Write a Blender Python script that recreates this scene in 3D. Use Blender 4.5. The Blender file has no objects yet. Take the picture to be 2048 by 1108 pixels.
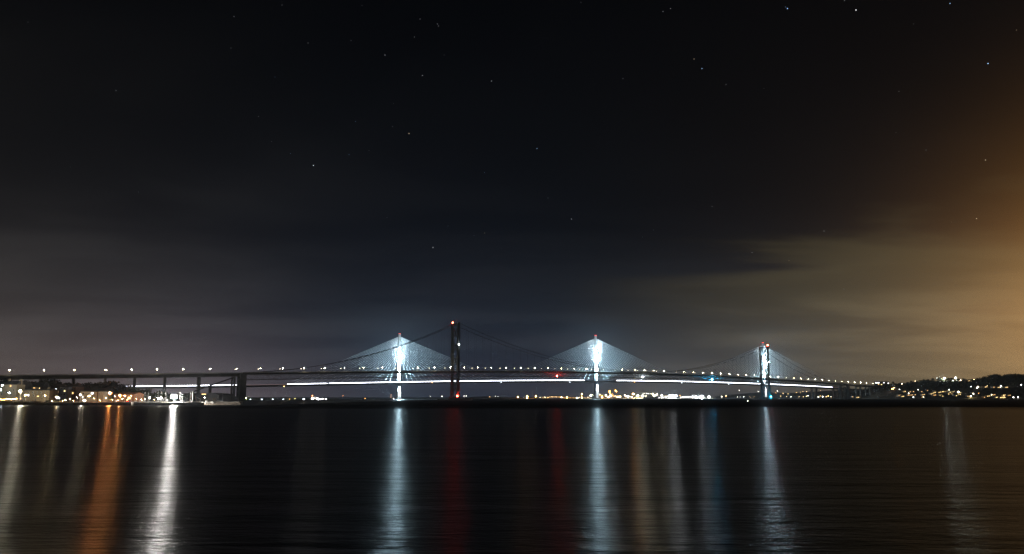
import bpy, math, random
import numpy as np
from mathutils import Matrix, Vector
random.seed(7)
SC = bpy.context.scene
COL = SC.collection
PI = math.pi

# ------------------------------------------------------------------ camera
CAM_H, F, PITCH = 6.5, 1206.0, math.radians(6.0)
PPY = 667.2                                  # principal row of the 2048x1108 photograph
cam = bpy.data.cameras.new('camera'); cam_o = bpy.data.objects.new('camera', cam); COL.objects.link(cam_o)
cam.sensor_width = 36.0; cam.lens = F / 2048 * 36.0
cam.shift_y = (PPY - 554.0) / 2048.0
cam.clip_start = 0.5; cam.clip_end = 30000
cam_o.location = (0, 0, CAM_H); cam_o.rotation_euler = (PI/2 + PITCH, 0, 0)
SC.camera = cam_o

# ------------------------------------------------------------------ world
world = bpy.data.worlds.new('World'); SC.world = world; world.use_nodes = True
WN, WL = world.node_tree.nodes, world.node_tree.links
WN.clear()
class NX:
    """tiny expression helper for shader math"""
    def __init__(s, nodes, links): s.n, s.l = nodes, links
    def m(s, op, *a, clamp=False):
        n = s.n.new('ShaderNodeMath'); n.operation = op; n.use_clamp = clamp
        for i, v in enumerate(a):
            if isinstance(v, (int, float)): n.inputs[i].default_value = v
            else: s.l.new(v, n.inputs[i])
        return n.outputs[0]
    def add(s, a, b): return s.m('ADD', a, b)
    def mul(s, a, b): return s.m('MULTIPLY', a, b)
    def gauss(s, x, c, w):
        t = s.m('DIVIDE', s.m('SUBTRACT', x, c), w)
        return s.m('EXPONENT', s.mul(s.mul(t, t), -1.0))
    def expd(s, x, w): return s.m('EXPONENT', s.m('DIVIDE', x, -w))
    def sstep(s, x, a, b):
        n = s.n.new('ShaderNodeMapRange'); n.interpolation_type = 'SMOOTHSTEP'
        s.l.new(x, n.inputs[0]); n.inputs[1].default_value = a; n.inputs[2].default_value = b
        return n.outputs[0]
    def tint(s, fac, rgb):
        n = s.n.new('ShaderNodeVectorMath'); n.operation = 'SCALE'
        n.inputs[0].default_value = rgb; s.l.new(fac, n.inputs['Scale']); return n.outputs[0]
    def vadd(s, a, b):
        n = s.n.new('ShaderNodeVectorMath'); n.operation = 'ADD'; s.l.new(a, n.inputs[0]); s.l.new(b, n.inputs[1]); return n.outputs[0]
w = NX(WN, WL)
tc = WN.new('ShaderNodeTexCoord'); sep = WN.new('ShaderNodeSeparateXYZ'); WL.new(tc.outputs['Generated'], sep.inputs[0])
dx, dy, dz = sep.outputs
AZ = w.mul(w.m('ARCTAN2', dx, dy), 180/PI)
EL = w.m('MAXIMUM', w.mul(w.m('ARCSINE', dz), 180/PI), 0.0)
zz = w.add(w.m('MAXIMUM', dz, 0.0), 0.11)
cmb = WN.new('ShaderNodeCombineXYZ')
WL.new(w.mul(w.m('DIVIDE', dx, zz), 0.55), cmb.inputs[0]); WL.new(w.mul(w.m('DIVIDE', dy, zz), 1.1), cmb.inputs[1])
cn = WN.new('ShaderNodeTexNoise'); cn.inputs['Scale'].default_value = 0.85; cn.inputs['Detail'].default_value = 7; cn.inputs['Roughness'].default_value = 0.5
cn.inputs['Distortion'].default_value = 0.35
WL.new(cmb.outputs[0], cn.inputs['Vector'])
cloud = w.sstep(cn.outputs['Fac'], 0.40, 0.66)
cl2 = w.add(w.mul(cloud, 0.85), 0.45)
terms = []
def term(fac, rgb): terms.append(w.tint(fac, rgb))
# night-sky base: grey-blue towards the horizon, black overhead
term(w.expd(EL, 4.6), (.011, .018, .038))
term(w.mul(w.gauss(AZ, -10, 22), w.expd(EL, 9.0)), (.001, .004, .013))
term(w.mul(w.expd(EL, 10.0), cl2), (.0160, .0165, .0178))
term(w.m('ADD', w.mul(EL, 0.0), 1.0), (.0007, .0009, .0014))
# town glow on the left
gl = w.gauss(AZ, -50, 26)
term(w.mul(gl, w.mul(w.expd(EL, 3.6), 1.0)), (.170, .118, .078))
term(w.mul(gl, w.mul(w.expd(EL, 13.0), cl2)), (.023, .0205, .018))
term(w.mul(w.gauss(AZ, -29, 9), w.expd(EL, 3.0)), (.095, .074, .086))
# olive cloud glow on the right, thick below about 14 degrees
go = w.mul(w.sstep(AZ, 2, 36), w.sstep(w.m('MULTIPLY', AZ, -1.0), -110, -60))
eb = w.add(EL, w.mul(w.m('SUBTRACT', cn.outputs['Fac'], 0.5), 24.0))
band = w.sstep(w.mul(eb, -1.0), -13.8, -9.2)
term(w.mul(go, w.mul(band, w.add(w.mul(cloud, 0.55), 0.55))), (.082, .067, .031))
term(w.mul(w.gauss(AZ, 37, 9), w.expd(EL, 2.6)), (.040, .050, .020))
term(w.mul(go, w.expd(EL, 12.0)), (.020, .0125, .0085))
# orange lens veil painted into the sky, peaking beyond the right edge
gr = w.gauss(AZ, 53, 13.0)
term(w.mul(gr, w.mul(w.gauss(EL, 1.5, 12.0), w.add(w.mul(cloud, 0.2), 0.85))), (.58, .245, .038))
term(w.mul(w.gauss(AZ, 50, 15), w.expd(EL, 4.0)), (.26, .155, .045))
term(w.mul(w.sstep(AZ, 4, 34), w.mul(w.sstep(w.m('MULTIPLY', AZ, -1.0), -110, -60), w.expd(EL, 3.5))), (.045, .036, .018))
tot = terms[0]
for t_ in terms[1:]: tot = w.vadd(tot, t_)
sky = WN.new('ShaderNodeTexSky'); sky.sky_type = 'NISHITA'; sky.sun_disc = False
sky.sun_elevation = math.radians(-6); sky.sun_rotation = math.radians(300)
bg1 = WN.new('ShaderNodeBackground'); WL.new(sky.outputs[0], bg1.inputs[0]); bg1.inputs[1].default_value = 0.004
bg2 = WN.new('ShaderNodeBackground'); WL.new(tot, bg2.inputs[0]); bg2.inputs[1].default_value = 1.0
ad = WN.new('ShaderNodeAddShader'); WL.new(bg1.outputs[0], ad.inputs[0]); WL.new(bg2.outputs[0], ad.inputs[1])
wo = WN.new('ShaderNodeOutputWorld'); WL.new(ad.outputs[0], wo.inputs['Surface'])
world.cycles.sampling_method = 'MANUAL'; world.cycles.sample_map_resolution = 512

fill_sun = bpy.data.lights.new('added_fill_sun', 'SUN'); fill_sun.energy = 0.012; fill_sun.angle = math.radians(0.5); fill_sun.color = (.8, .88, 1)  # weak sun lamp added so the tower legs show faintly
mo = bpy.data.objects.new('added_fill_sun', fill_sun); COL.objects.link(mo); mo.rotation_euler = (math.radians(58), 0, math.radians(-40))

SC.view_settings.view_transform = 'Standard'; SC.view_settings.look = 'None'
SC.view_settings.exposure = 0; SC.view_settings.gamma = 1; SC.view_settings.use_curve_mapping = False
cy = SC.cycles
cy.use_denoising = True; cy.denoiser = 'OPENIMAGEDENOISE'; cy.denoising_prefilter = 'NONE'; cy.denoising_input_passes = 'RGB_ALBEDO_NORMAL'
cy.max_bounces = 4; cy.diffuse_bounces = 1; cy.glossy_bounces = 2; cy.transmission_bounces = 1; cy.volume_bounces = 0
cy.sample_clamp_indirect = 5; cy.sample_clamp_direct = 0; cy.use_light_tree = True
cy.use_adaptive_sampling = False; cy.light_sampling_threshold = 0.0
cy.caustics_reflective = False; cy.caustics_refractive = False; cy.blur_glossy = 0

# ------------------------------------------------------------------ projection helpers (photo pixel -> world)
CP, SP = math.cos(PITCH), math.sin(PITCH)
def P(px, py, Y):
    """world point seen at pixel (px, py) of the photograph at distance Y"""
    a, b = (px - 1024) / F, (PPY - py) / F
    d = Vector((a, CP - b*SP, SP + b*CP))
    t = Y / d.y
    return Vector((d.x*t, Y, CAM_H + d.z*t))
def ratio(px, py=780):
    q = P(px, py, 1.0); return q.x
def depth_on_water(py): 
    b = (PPY - py) / F
    return -CAM_H / (SP + b*CP) * (CP - b*SP)

# ------------------------------------------------------------------ mesh + object helpers
WM = {}
def place(o, world_m, parent=None):
    if parent is not None:
        o.parent = parent; o.matrix_parent_inverse = WM[parent].inverted()
    o.matrix_basis = world_m; WM[o] = world_m.copy()
    COL.objects.link(o)
    return o
def tagit(o, label=None, cat=None, group=None, kind=None):
    if label: o['label'] = label
    if cat: o['category'] = cat
    if group: o['group'] = group
    if kind: o['kind'] = kind
    return o
def thing(name, label, cat, loc, group=None):
    o = bpy.data.objects.new(name, None); o.empty_display_size = 1
    place(o, Matrix.Translation(Vector(loc)))
    return tagit(o, label, cat, group)
class MB:
    def __init__(s): s.v, s.f = [], []
    def poly(s, pts, faces):
        k = len(s.v); s.v += [tuple(p) for p in pts]; s.f += [tuple(i+k for i in f) for f in faces]; return s
    def hexa(s, b, t):
        """b, t: four bottom and four top points"""
        return s.poly(list(b)+list(t), [(3,2,1,0),(4,5,6,7),(0,1,5,4),(1,2,6,5),(2,3,7,6),(3,0,4,7)])
    def box(s, c, sz, ax=(1,0), taper=1.0):
        ux = Vector((ax[0], ax[1], 0)).normalized(); uy = Vector((-ux.y, ux.x, 0)); c = Vector(c)
        hx, hy, hz = sz[0]/2, sz[1]/2, sz[2]/2
        B = [c+ux*a*hx+uy*b*hy-Vector((0,0,hz)) for a, b in ((-1,-1),(1,-1),(1,1),(-1,1))]
        T = [c+ux*a*hx*taper+uy*b*hy*taper+Vector((0,0,hz)) for a, b in ((-1,-1),(1,-1),(1,1),(-1,1))]
        return s.hexa(B, T)
    def beam(s, p, q, wd, ht):
        p, q = Vector(p), Vector(q); d = (q-p).normalized()
        up = Vector((0,0,1)) if abs(d.z) < .95 else Vector((0,1,0))
        r = d.cross(up).normalized(); u = r.cross(d).normalized()
        A = [p+r*a*wd/2+u*b*ht/2 for a, b in ((-1,-1),(1,-1),(1,1),(-1,1))]
        B = [q+r*a*wd/2+u*b*ht/2 for a, b in ((-1,-1),(1,-1),(1,1),(-1,1))]
        return s.poly(A+B, [(0,1,2,3),(7,6,5,4),(0,4,5,1),(1,5,6,2),(2,6,7,3),(3,7,4,0)])
    def tube(s, p, q, r0, r1=None, n=6):
        r1 = r0 if r1 is None else r1
        p, q = Vector(p), Vector(q); d = (q-p).normalized()
        up = Vector((0,0,1)) if abs(d.z) < .95 else Vector((0,1,0))
        r = d.cross(up).normalized(); u = r.cross(d).normalized()
        A = [p+(r*math.cos(2*PI*i/n)+u*math.sin(2*PI*i/n))*r0 for i in range(n)]
        B = [q+(r*math.cos(2*PI*i/n)+u*math.sin(2*PI*i/n))*r1 for i in range(n)]
        fs = [(i,(i+1)%n,(i+1)%n+n,i+n) for i in range(n)] + [tuple(range(n))[::-1], tuple(range(n,2*n))]
        return s.poly(A+B, fs)
    def ball(s, c, r, sz=1.0):
        c = Vector(c); g = (1+5**.5)/2
        V = [(-1,g,0),(1,g,0),(-1,-g,0),(1,-g,0),(0,-1,g),(0,1,g),(0,-1,-g),(0,1,-g),(g,0,-1),(g,0,1),(-g,0,-1),(-g,0,1)]
        k = (1+g*g)**.5
        V = [c+Vector((a*r/k, b*r/k, z*r*sz/k)) for a, b, z in V]
        Fc = [(0,11,5),(0,5,1),(0,1,7),(0,7,10),(0,10,11),(1,5,9),(5,11,4),(11,10,2),(10,7,6),(7,1,8),(3,9,4),(3,4,2),(3,2,6),(3,6,8),(3,8,9),(4,9,5),(2,4,11),(6,2,10),(8,6,7),(9,8,1)]
        return s.poly(V, Fc)
    def mesh(s, name, mat):
        me = bpy.data.meshes.new(name); me.from_pydata(s.v, [], s.f); me.materials.append(mat); me.update(); return me
    def build(s, name, mat, parent=None, **kw):
        o = bpy.data.objects.new(name, s.mesh(name, mat)); place(o, Matrix.Identity(4), parent)
        return tagit(o, **kw) if kw else o
def inst(name, me, m, parent=None): return place(bpy.data.objects.new(name, me), m, parent)
def span_matrix(p, q, sx=1.0, sy=1.0):
    """maps a unit bar along +Z (0..1) on p->q"""
    p, q = Vector(p), Vector(q); d = q-p; L = d.length; d = d/L
    up = Vector((0,0,1)) if abs(d.z) < .99 else Vector((0,1,0))
    r = up.cross(d).normalized(); u = d.cross(r)
    return Matrix(((r.x*sx, u.x*sy, d.x*L, p.x), (r.y*sx, u.y*sy, d.y*L, p.y), (r.z*sx, u.z*sy, d.z*L, p.z), (0,0,0,1)))
ORD = ['first','second','third','fourth','fifth','sixth','seventh','eighth','ninth','tenth','eleventh','twelfth','thirteenth','fourteenth','fifteenth','sixteenth','seventeenth','eighteenth','nineteenth']
TENS = {20:('twentieth','twenty'),30:('thirtieth','thirty'),40:('fortieth','forty'),50:('fiftieth','fifty'),60:('sixtieth','sixty'),70:('seventieth','seventy'),80:('eightieth','eighty')}
def nth(i):
    if i <= 19: return ORD[i-1]
    t = i//10*10
    return TENS[t][0] if i == t else TENS[t][1] + '-' + ORD[i-t-1]

# ------------------------------------------------------------------ materials
MC = {}
def mat(name, rgb, rough=.8, noise=.15, scale=.4, metal=0.0, bump=0.0, rgb2=None):
    if name in MC: return MC[name]
    m = bpy.data.materials.new(name); m.use_nodes = True; n, l = m.node_tree.nodes, m.node_tree.links
    b = n['Principled BSDF']; b.inputs['Roughness'].default_value = rough; b.inputs['Metallic'].default_value = metal
    if name == 'white_cable_sheath': b.inputs['Specular IOR Level'].default_value = 0.0
    t = n.new('ShaderNodeTexCoord'); no = n.new('ShaderNodeTexNoise'); no.inputs['Scale'].default_value = scale; no.inputs['Detail'].default_value = 4
    l.new(t.outputs['Object'], no.inputs['Vector'])
    r = n.new('ShaderNodeValToRGB'); r.color_ramp.elements[0].position = .3; r.color_ramp.elements[1].position = .7
    c2 = rgb2 or tuple(min(1, c*(1+noise)) for c in rgb); c1 = tuple(c*(1-noise) for c in rgb)
    r.color_ramp.elements[0].color = (*c1, 1); r.color_ramp.elements[1].color = (*c2, 1)
    l.new(no.outputs['Fac'], r.inputs[0]); l.new(r.outputs[0], b.inputs['Base Color'])
    if bump:
        bn = n.new('ShaderNodeBump'); bn.inputs['Strength'].default_value = bump; l.new(no.outputs['Fac'], bn.inputs['Height']); l.new(bn.outputs[0], b.inputs['Normal'])
    MC[name] = m; return m
UNSAMPLED = {'lit_window_warm', 'lit_window_yellow', 'lit_window_cool', 'tail_light_glow', 'tail_glow', 'mast_light_glow', 'faint_glow', 'deck_light_glow', 'deck_lamp_glow', 'bulb_glow', 'crane_light_glow'}
def emit(name, rgb, strength, sample=True):
    key = (name, rgb, strength)
    if key in MC: return MC[key]
    m = bpy.data.materials.new(name); m.use_nodes = True; n, l = m.node_tree.nodes, m.node_tree.links
    n.clear(); e = n.new('ShaderNodeEmission'); e.inputs[0].default_value = (*rgb, 1); e.inputs[1].default_value = strength
    o = n.new('ShaderNodeOutputMaterial'); l.new(e.outputs[0], o.inputs[0])
    m.cycles.emission_sampling = 'FRONT' if (sample and name not in UNSAMPLED) else 'NONE'
    MC[key] = m; return m
STEEL = mat('weathered_grey_steel', (.20,.215,.20), .6, .2, .08)
STEELD = mat('dark_truss_steel', (.30,.31,.29), .65, .25, .1)
CONC = mat('stained_concrete', (.27,.25,.22), .9, .25, .12, bump=.3)
CONCW = mat('pale_tower_concrete', (.62,.63,.64), .75, .06, .05)
DECKM = mat('deck_asphalt', (.055,.055,.055), .9, .2, .5)
RAIL = mat('galvanised_parapet', (.60,.60,.57), .55, .1, .3)
CABLEW = mat('white_cable_sheath', (.72,.73,.74), .5, .03, .2)
CABLED = mat('dark_cable_steel', (.035,.03,.03), .6, .2, .1)
POLE = mat('lamp_pole_steel', (.34,.34,.33), .5, .1, .5)
ROCK = mat('shore_rock', (.16,.13,.10), .95, .45, .35, bump=.8)
STONE = mat('harbour_masonry', (.20,.17,.14), .9, .35, .5, bump=.5)
EARTH = mat('dark_grassy_earth', (.05,.045,.03), .95, .4, .02, bump=.3)
LEAF = mat('dark_foliage', (.055,.062,.032), .9, .5, .25)
BARK = mat('tree_bark', (.09,.07,.05), .95, .3, 1.0)
TIMB = mat('pier_timber', (.10,.08,.06), .9, .3, .6)
HULLW = mat('white_hull_paint', (.42,.42,.41), .35, .05, .5)
MASTM = mat('aluminium_mast', (.30,.30,.29), .4, .05, .5)
SLATE = mat('slate_roof', (.055,.055,.06), .75, .3, 1.2)
TILE = mat('brown_roof_tiles', (.10,.065,.05), .85, .3, 1.2)
CREAM = mat('cream_harling', (.36,.31,.22), .9, .12, .4)
SAND = mat('sandstone_wall', (.20,.16,.10), .9, .3, .8, bump=.4)
BRICKR = mat('red_brown_wall', (.24,.13,.09), .9, .25, .8)
BLUEG = mat('blue_grey_render', (.22,.24,.27), .9, .12, .5)
WHITEW = mat('white_painted_wall', (.72,.71,.68), .8, .08, .5)
DARKW = mat('dark_clad_wall', (.06,.06,.065), .8, .2, .3)
TENT = mat('sodium_tinted_canvas', (.36,.15,.07), .8, .12, .5)  # orange cast of the sodium lamps put into the canvas colour
GLASSD = mat('dark_window_glass', (.02,.022,.025), .12, .2, .4)
RUBBER = mat('black_rubber', (.02,.02,.02), .8, .2, 2)
WARM = (1.0, .62, .25); SODIUM = (1.0, .40, .07); WHITE = (1.0, .95, .88); COOL = (.82, .92, 1.0); AMBER = (1.0, .50, .12)
WIN_W = emit('lit_window_warm', (1.0, .55, .20), 2.4); WIN_Y = emit('lit_window_yellow', (1.0, .68, .28), 3.2); WIN_C = emit('lit_window_cool', (.95, .97, 1.0), 3.5)

# ------------------------------------------------------------------ water
def make_water():
    m = bpy.data.materials.new('night_sea_water'); m.use_nodes = True; n, l = m.node_tree.nodes, m.node_tree.links
    x = NX(n, l); b = n['Principled BSDF']
    b.inputs['Base Color'].default_value = (.0022, .0032, .0036, 1); b.inputs['IOR'].default_value = 1.33
    g = n.new('ShaderNodeNewGeometry'); s = n.new('ShaderNodeSeparateXYZ'); l.new(g.outputs['Position'], s.inputs[0])
    def noise(sx, sy, det=3, rg=.55, dist=0.0):
        c = n.new('ShaderNodeCombineXYZ'); l.new(x.mul(s.outputs[0], sx), c.inputs[0]); l.new(x.mul(s.outputs[1], sy), c.inputs[1])
        t = n.new('ShaderNodeTexNoise'); t.inputs['Scale'].default_value = 1; t.inputs['Detail'].default_value = det
        t.inputs['Roughness'].default_value = rg; t.inputs['Distortion'].default_value = dist; l.new(c.outputs[0], t.inputs['Vector']); return t.outputs['Fac']
    # sheltered water close in, wind-ruffled channel beyond it, calm again off the far shore
    wob = x.mul(x.m('SUBTRACT', noise(.0030, .010, 4), .5), 260.0)
    yy = x.add(s.outputs[1], wob)
    side = x.sstep(x.mul(s.outputs[0], -1.0), 175, 215)     # the lee of the harbour on the left stays smooth
    chop = x.mul(x.sstep(yy, 300, 470), x.m('SUBTRACT', 1.0, x.sstep(yy, 1500, 2300)))
    chop = x.mul(chop, x.m('SUBTRACT', 1.0, side))
    slick = x.m('SUBTRACT', noise(.004, .028, 3, .6), .5)
    rough = x.m('MAXIMUM', x.add(x.add(x.mul(chop, .40), .285), x.mul(slick, .05)), .277)
    l.new(rough, b.inputs['Roughness']); b.inputs['Anisotropic'].default_value = .88
    tg = n.new('ShaderNodeCombineXYZ'); tg.inputs[1].default_value = 1.0; l.new(tg.outputs[0], b.inputs['Tangent'])
    h = x.add(x.mul(noise(.26, .95, 3, .6, .3), .34), x.mul(noise(1.0, 3.8, 3, .7, .4), .20))
    h = x.add(h, x.mul(noise(3.6, 10.5, 2, .6, .2), .022))
    h = x.add(h, x.mul(noise(.055, .24, 3, .6, .4), 1.0))
    h = x.add(h, x.mul(noise(.011, .06, 3, .6, .4), 2.2))
    bn = n.new('ShaderNodeBump'); bn.inputs['Strength'].default_value = 1.0; bn.inputs['Distance'].default_value = .30
    l.new(h, bn.inputs['Height']); l.new(bn.outputs[0], b.inputs['Normal'])
    MB().poly([(-7800,-380,0),(7800,-380,0),(7800,8800,0),(-7800,8800,0)], [(0,1,2,3)]).build('water', m, None, kind='structure', label='dark rippled night water of the wide estuary reflecting the lights')
make_water()

# ------------------------------------------------------------------ sky object carrying the stars
sky_o = bpy.data.objects.new('sky', None); place(sky_o, Matrix.Translation((0, 6000, 2000))); tagit(sky_o, 'dark night sky with faint stars and glowing cloud', kind='structure')
STARS = [(1712,20,3,0),(1575,17,2.4,1),(1404,137,1.8,1),(1976,127,2.4,1),(1341,17,.8,0),(1246,157,.9,0),(1388,118,.7,2),(983,162,1.1,0),(845,151,.8,0),(770,110,.6,0),(702,81,.4,0),(875,48,.35,0),(877,52,.3,0),
 (517,233,.6,0),(711,243,.8,1),(818,267,1.0,2),(581,307,.8,1),(627,331,2.2,0),(698,309,.7,1),(1074,297,1.3,1),(969,345,.9,1),(866,495,1.1,0),(969,466,.6,2),(1143,438,1.0,0),(1953,437,1.4,2),(1971,320,1.1,2),(1798,183,.6,0),
 (2033,60,.5,2),(550,154,.3,1),(468,33,.5,0),(232,181,.9,0),(543,283,.4,0),(56,44,.3,0),(1504,505,.7,0),(1648,462,.6,0),(1285,474,.3,0),(1096,396,.4,0),(738,301,.3,0),(787,207,.25,0),(829,74,.35,0),(840,38,.3,0),(1528,177,.35,0),
 (1452,169,.4,0),(1162,5,.4,0),(1900,7,1.8,1),(1852,300,.4,0),(1792,265,.3,0),(1689,1,.6,0),(774,435,.35,0),(724,11,.3,0),(564,10,.3,0),(1326,23,.5,0),(1571,14,.6,1),(1827,48,.3,0),(896,452,.3,0),(948,471,.3,0),(462,96,.2,0),
 (616,86,.3,0),(888,110,.2,0),(1424,413,.4,0),(1307,460,.3,0),(1578,521,.5,2),(1688,578,.4,0),(1903,444,.3,2),(785,253,.3,0),(277,384,.3,0),(141,334,.2,0)]
SCOL = [(.85,.9,1),(.35,.6,1),(1,.8,.55)]
for px, py, st, c in STARS:
    r = 4.2 if st < 1 else (5.2 if st < 2 else 6.6)
    me = MB().ball((0, 0, 0), r).mesh('star', emit('star_glow', SCOL[c], round(st*.75, 2), False))
    inst('star', me, Matrix.Translation(P(px, py, 7500)), sky_o)

# ------------------------------------------------------------------ land
def grid_mesh(name, cols, rows, fn, m, **kw):
    mb = MB(); V = [[fn(i, j) for j in range(rows)] for i in range(cols)]
    mb.v = [tuple(p) for c in V for p in c]
    mb.f = [(i*rows+j, (i+1)*rows+j, (i+1)*rows+j+1, i*rows+j+1) for i in range(cols-1) for j in range(rows-1)]
    return mb.build(name, m, None, **kw)
def lerp_tab(tab, x):
    return float(np.interp(x, [t[0] for t in tab], [t[1] for t in tab]))
from mathutils import noise as mn
# left: the quay ground, then the wooded rise behind the town
SHORE_Y = 472.0
def town_h(X, Y):
    base = 2.3
    if Y > 640:
        t = min(1, (Y-640)/140); base += 9*t*t*(3-2*t)*(1 if X < -330 else max(0, (-X-200)/130))
    return base + .3*mn.noise(Vector((X*.02, Y*.02, 3)))
def town_ground(i, j):
    Y = SHORE_Y + 2.2 + j*24.0
    X0, X1 = -1500, (ratio(424)*Y if Y < 560 else ratio(484)*Y)
    X = X0 + (X1-X0)*i/60
    z = town_h(X, Y) if 0 < i < 60 else (town_h(X, Y) if i == 0 else -1.5)
    return (X, Y, z)
grid_mesh('ground', 61, 30, town_ground, EARTH, kind='structure', label='dark low ground under the harbour town')
# right: the headland
SHORE_T = [(1560,2900),(1640,2500),(1684,2050),(1740,1960),(1800,1700),(1900,1560),(2048,1450),(2400,1330),(2900,1250)]
RIDGE_T = [(1560,796),(1640,794),(1684,789),(1700,786),(1720,781),(1738,776),(1752,772.5),(1768,770.5),(1785,767.5),(1800,767),(1815,766),(1828,763.5),(1842,761),(1858,760.5),(1872,761.5),(1890,762),(1905,762.5),(1920,762.5),(1935,761),(1950,758.5),(1965,755),(1980,751.5),(1992,749.5),(2001,749.2),(2006,752),(2012,750),(2022,748.5),(2032,748.5),(2048,749.5),(2100,752),(2400,756),(2900,765)]
def head_depths(px): 
    s = lerp_tab(SHORE_T, px); return s, s + (330 if px > 1700 else 200)
def head_h(px, Y):
    s, r = head_depths(px)
    zr = P(px, lerp_tab(RIDGE_T, px) + 1.6, r).z
    t = (Y - s)/(r - s)
    if t <= 0: return -1
    if t <= 1: q = t**.85 if t < 1 else 1; h = 2.0*min(1, t*14) + (zr-2.0)*(.55*q + .45*q*q*(3-2*q))
    else: h = zr - (t-1)*zr*.22
    return h + .8*mn.noise(Vector((px*.05, Y*.01, 0)))*min(1, t*3)
HC = [1560 + k*6 for k in range(120)] + [2280 + k*40 for k in range(16)]
def head_pt(i, j):
    px = HC[i]; s, r = head_depths(px)
    t = (-.02 + j/22*1.0) if j <= 22 else 1 + (j-22)*.35
    Y = s + (r-s)*t
    x = ratio(px)*Y
    return (x, Y, head_h(px, Y))
grid_mesh('headland', len(HC), 30, head_pt, EARTH, kind='structure', label='dark wooded headland rising on the far right shore')
def on_head(px, py):
    """where the sight line through a pixel meets the headland"""
    s, r = head_depths(px)
    for k in range(1, 60):
        Y = s + (r-s)*k/58*.99
        if head_h(px, Y) >= P(px, py, Y).z: return Vector((ratio(px)*Y, Y, head_h(px, Y)))
    return Vector((ratio(px)*r, r, head_h(px, r)))
# far shore and its hills
FAR_T = [(300,796),(600,796),(760,796),(860,795),(930,794.5),(950,793.5),(985,792.5),(1010,794),(1030,795.5),(1150,795.5),(1300,795),(1420,794.5),(1440,791),(1470,788),(1500,786),(1530,784.5),(1560,786),(1600,785),(1640,782.5),(1680,780.5),(1720,779),(1780,778),(1900,779),(2300,782)]
HAZEH = mat('far_hill_grass', (.07,.08,.07), .95, .2, .004)
def far_pt(i, j):
    px = 300 + i*10
    Y = 4200 + (j-2)*260 if j >= 2 else (3950, 4080)[j]
    z = (-1, 3)[j] if j < 2 else 0
    top = P(px, lerp_tab(FAR_T, px) + 1.2*mn.noise(Vector((px*.045, 0, 5))), 4980).z
    if j >= 2: t = min(1, (j-2)/3); z = 3 + (max(top,4)-3)*t*t*(3-2*t)
    if j > 5: z = max(top, 4)*(1-(j-5)*.12)
    return (ratio(px)*Y, Y, z)
grid_mesh('hills', 200, 9, far_pt, HAZEH, kind='structure', label='low blue-black hills on the far shore beyond the bridges')
def port_pt(i, j):
    px = 700 + i*12
    Y = (2640, 2650, 2900, 3300)[j]
    return (ratio(px)*Y, Y, (-1.5, 1.6, 2.2, 2.0)[j])
grid_mesh('quay', 62, 4, port_pt, CONC, kind='structure', label='low quay of the far port under the cable-stayed bridge')
print('land ok')

# ------------------------------------------------------------------ trees
def leaf_mesh(seed, n=260, rx=1.0, rz=1.0):
    rnd = random.Random(seed); mb = MB()
    lobes = [(rnd.uniform(-.55,.55)*rx, rnd.uniform(-.55,.55)*rx, rnd.uniform(-.25,.6)*rz, rnd.uniform(.34,.6)) for _ in range(7)] + [(0,0,0,.6)]
    for k in range(n):
        lx, ly, lz, lr = lobes[rnd.randrange(len(lobes))]
        d = Vector((rnd.gauss(0,1), rnd.gauss(0,1), rnd.gauss(0,1))).normalized()*lr*rnd.uniform(.55,1.0)
        c = Vector((lx, ly, lz)) + d
        a = Vector((rnd.gauss(0,1), rnd.gauss(0,1), rnd.gauss(0,1))).normalized()
        b = a.cross(Vector((rnd.gauss(0,1), rnd.gauss(0,1), rnd.gauss(0,1)))).normalized(); s = rnd.uniform(.07,.17)
        mb.poly([c+a*s, c+b*s, c-a*s, c-b*s], [(0,1,2,3)])
    return mb
CROWNS = [leaf_mesh(k).mesh('crown', LEAF) for k in range(5)]
def trunk_mesh():
    mb = MB().tube((0,0,0), (0.01,0,.62), .045, .028, 6)
    for k in range(5):
        a = k*1.26; mb.tube((0,0,.35+.05*k), (.28*math.cos(a), .28*math.sin(a), .62+.05*k), .02, .008, 4)
    return mb.mesh('trunk', BARK)
TRUNK = trunk_mesh()
def tree(x, y, z0, H, label, group, wide=.45, k=0):
    t = thing('tree', label, 'tree', (x, y, z0), group)
    a = (k*1.7) % 6.28
    inst('trunk', TRUNK, Matrix.Translation((x,y,z0-.3)) @ Matrix.Rotation(a,4,'Z') @ Matrix.Diagonal((H,H,H,1)), t)
    inst('crown', CROWNS[k % 5], Matrix.Translation((x,y,z0+H*.62)) @ Matrix.Rotation(a,4,'Z') @ Matrix.Diagonal((H*wide, H*wide, H*.40, 1)), t)
    return t
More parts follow.
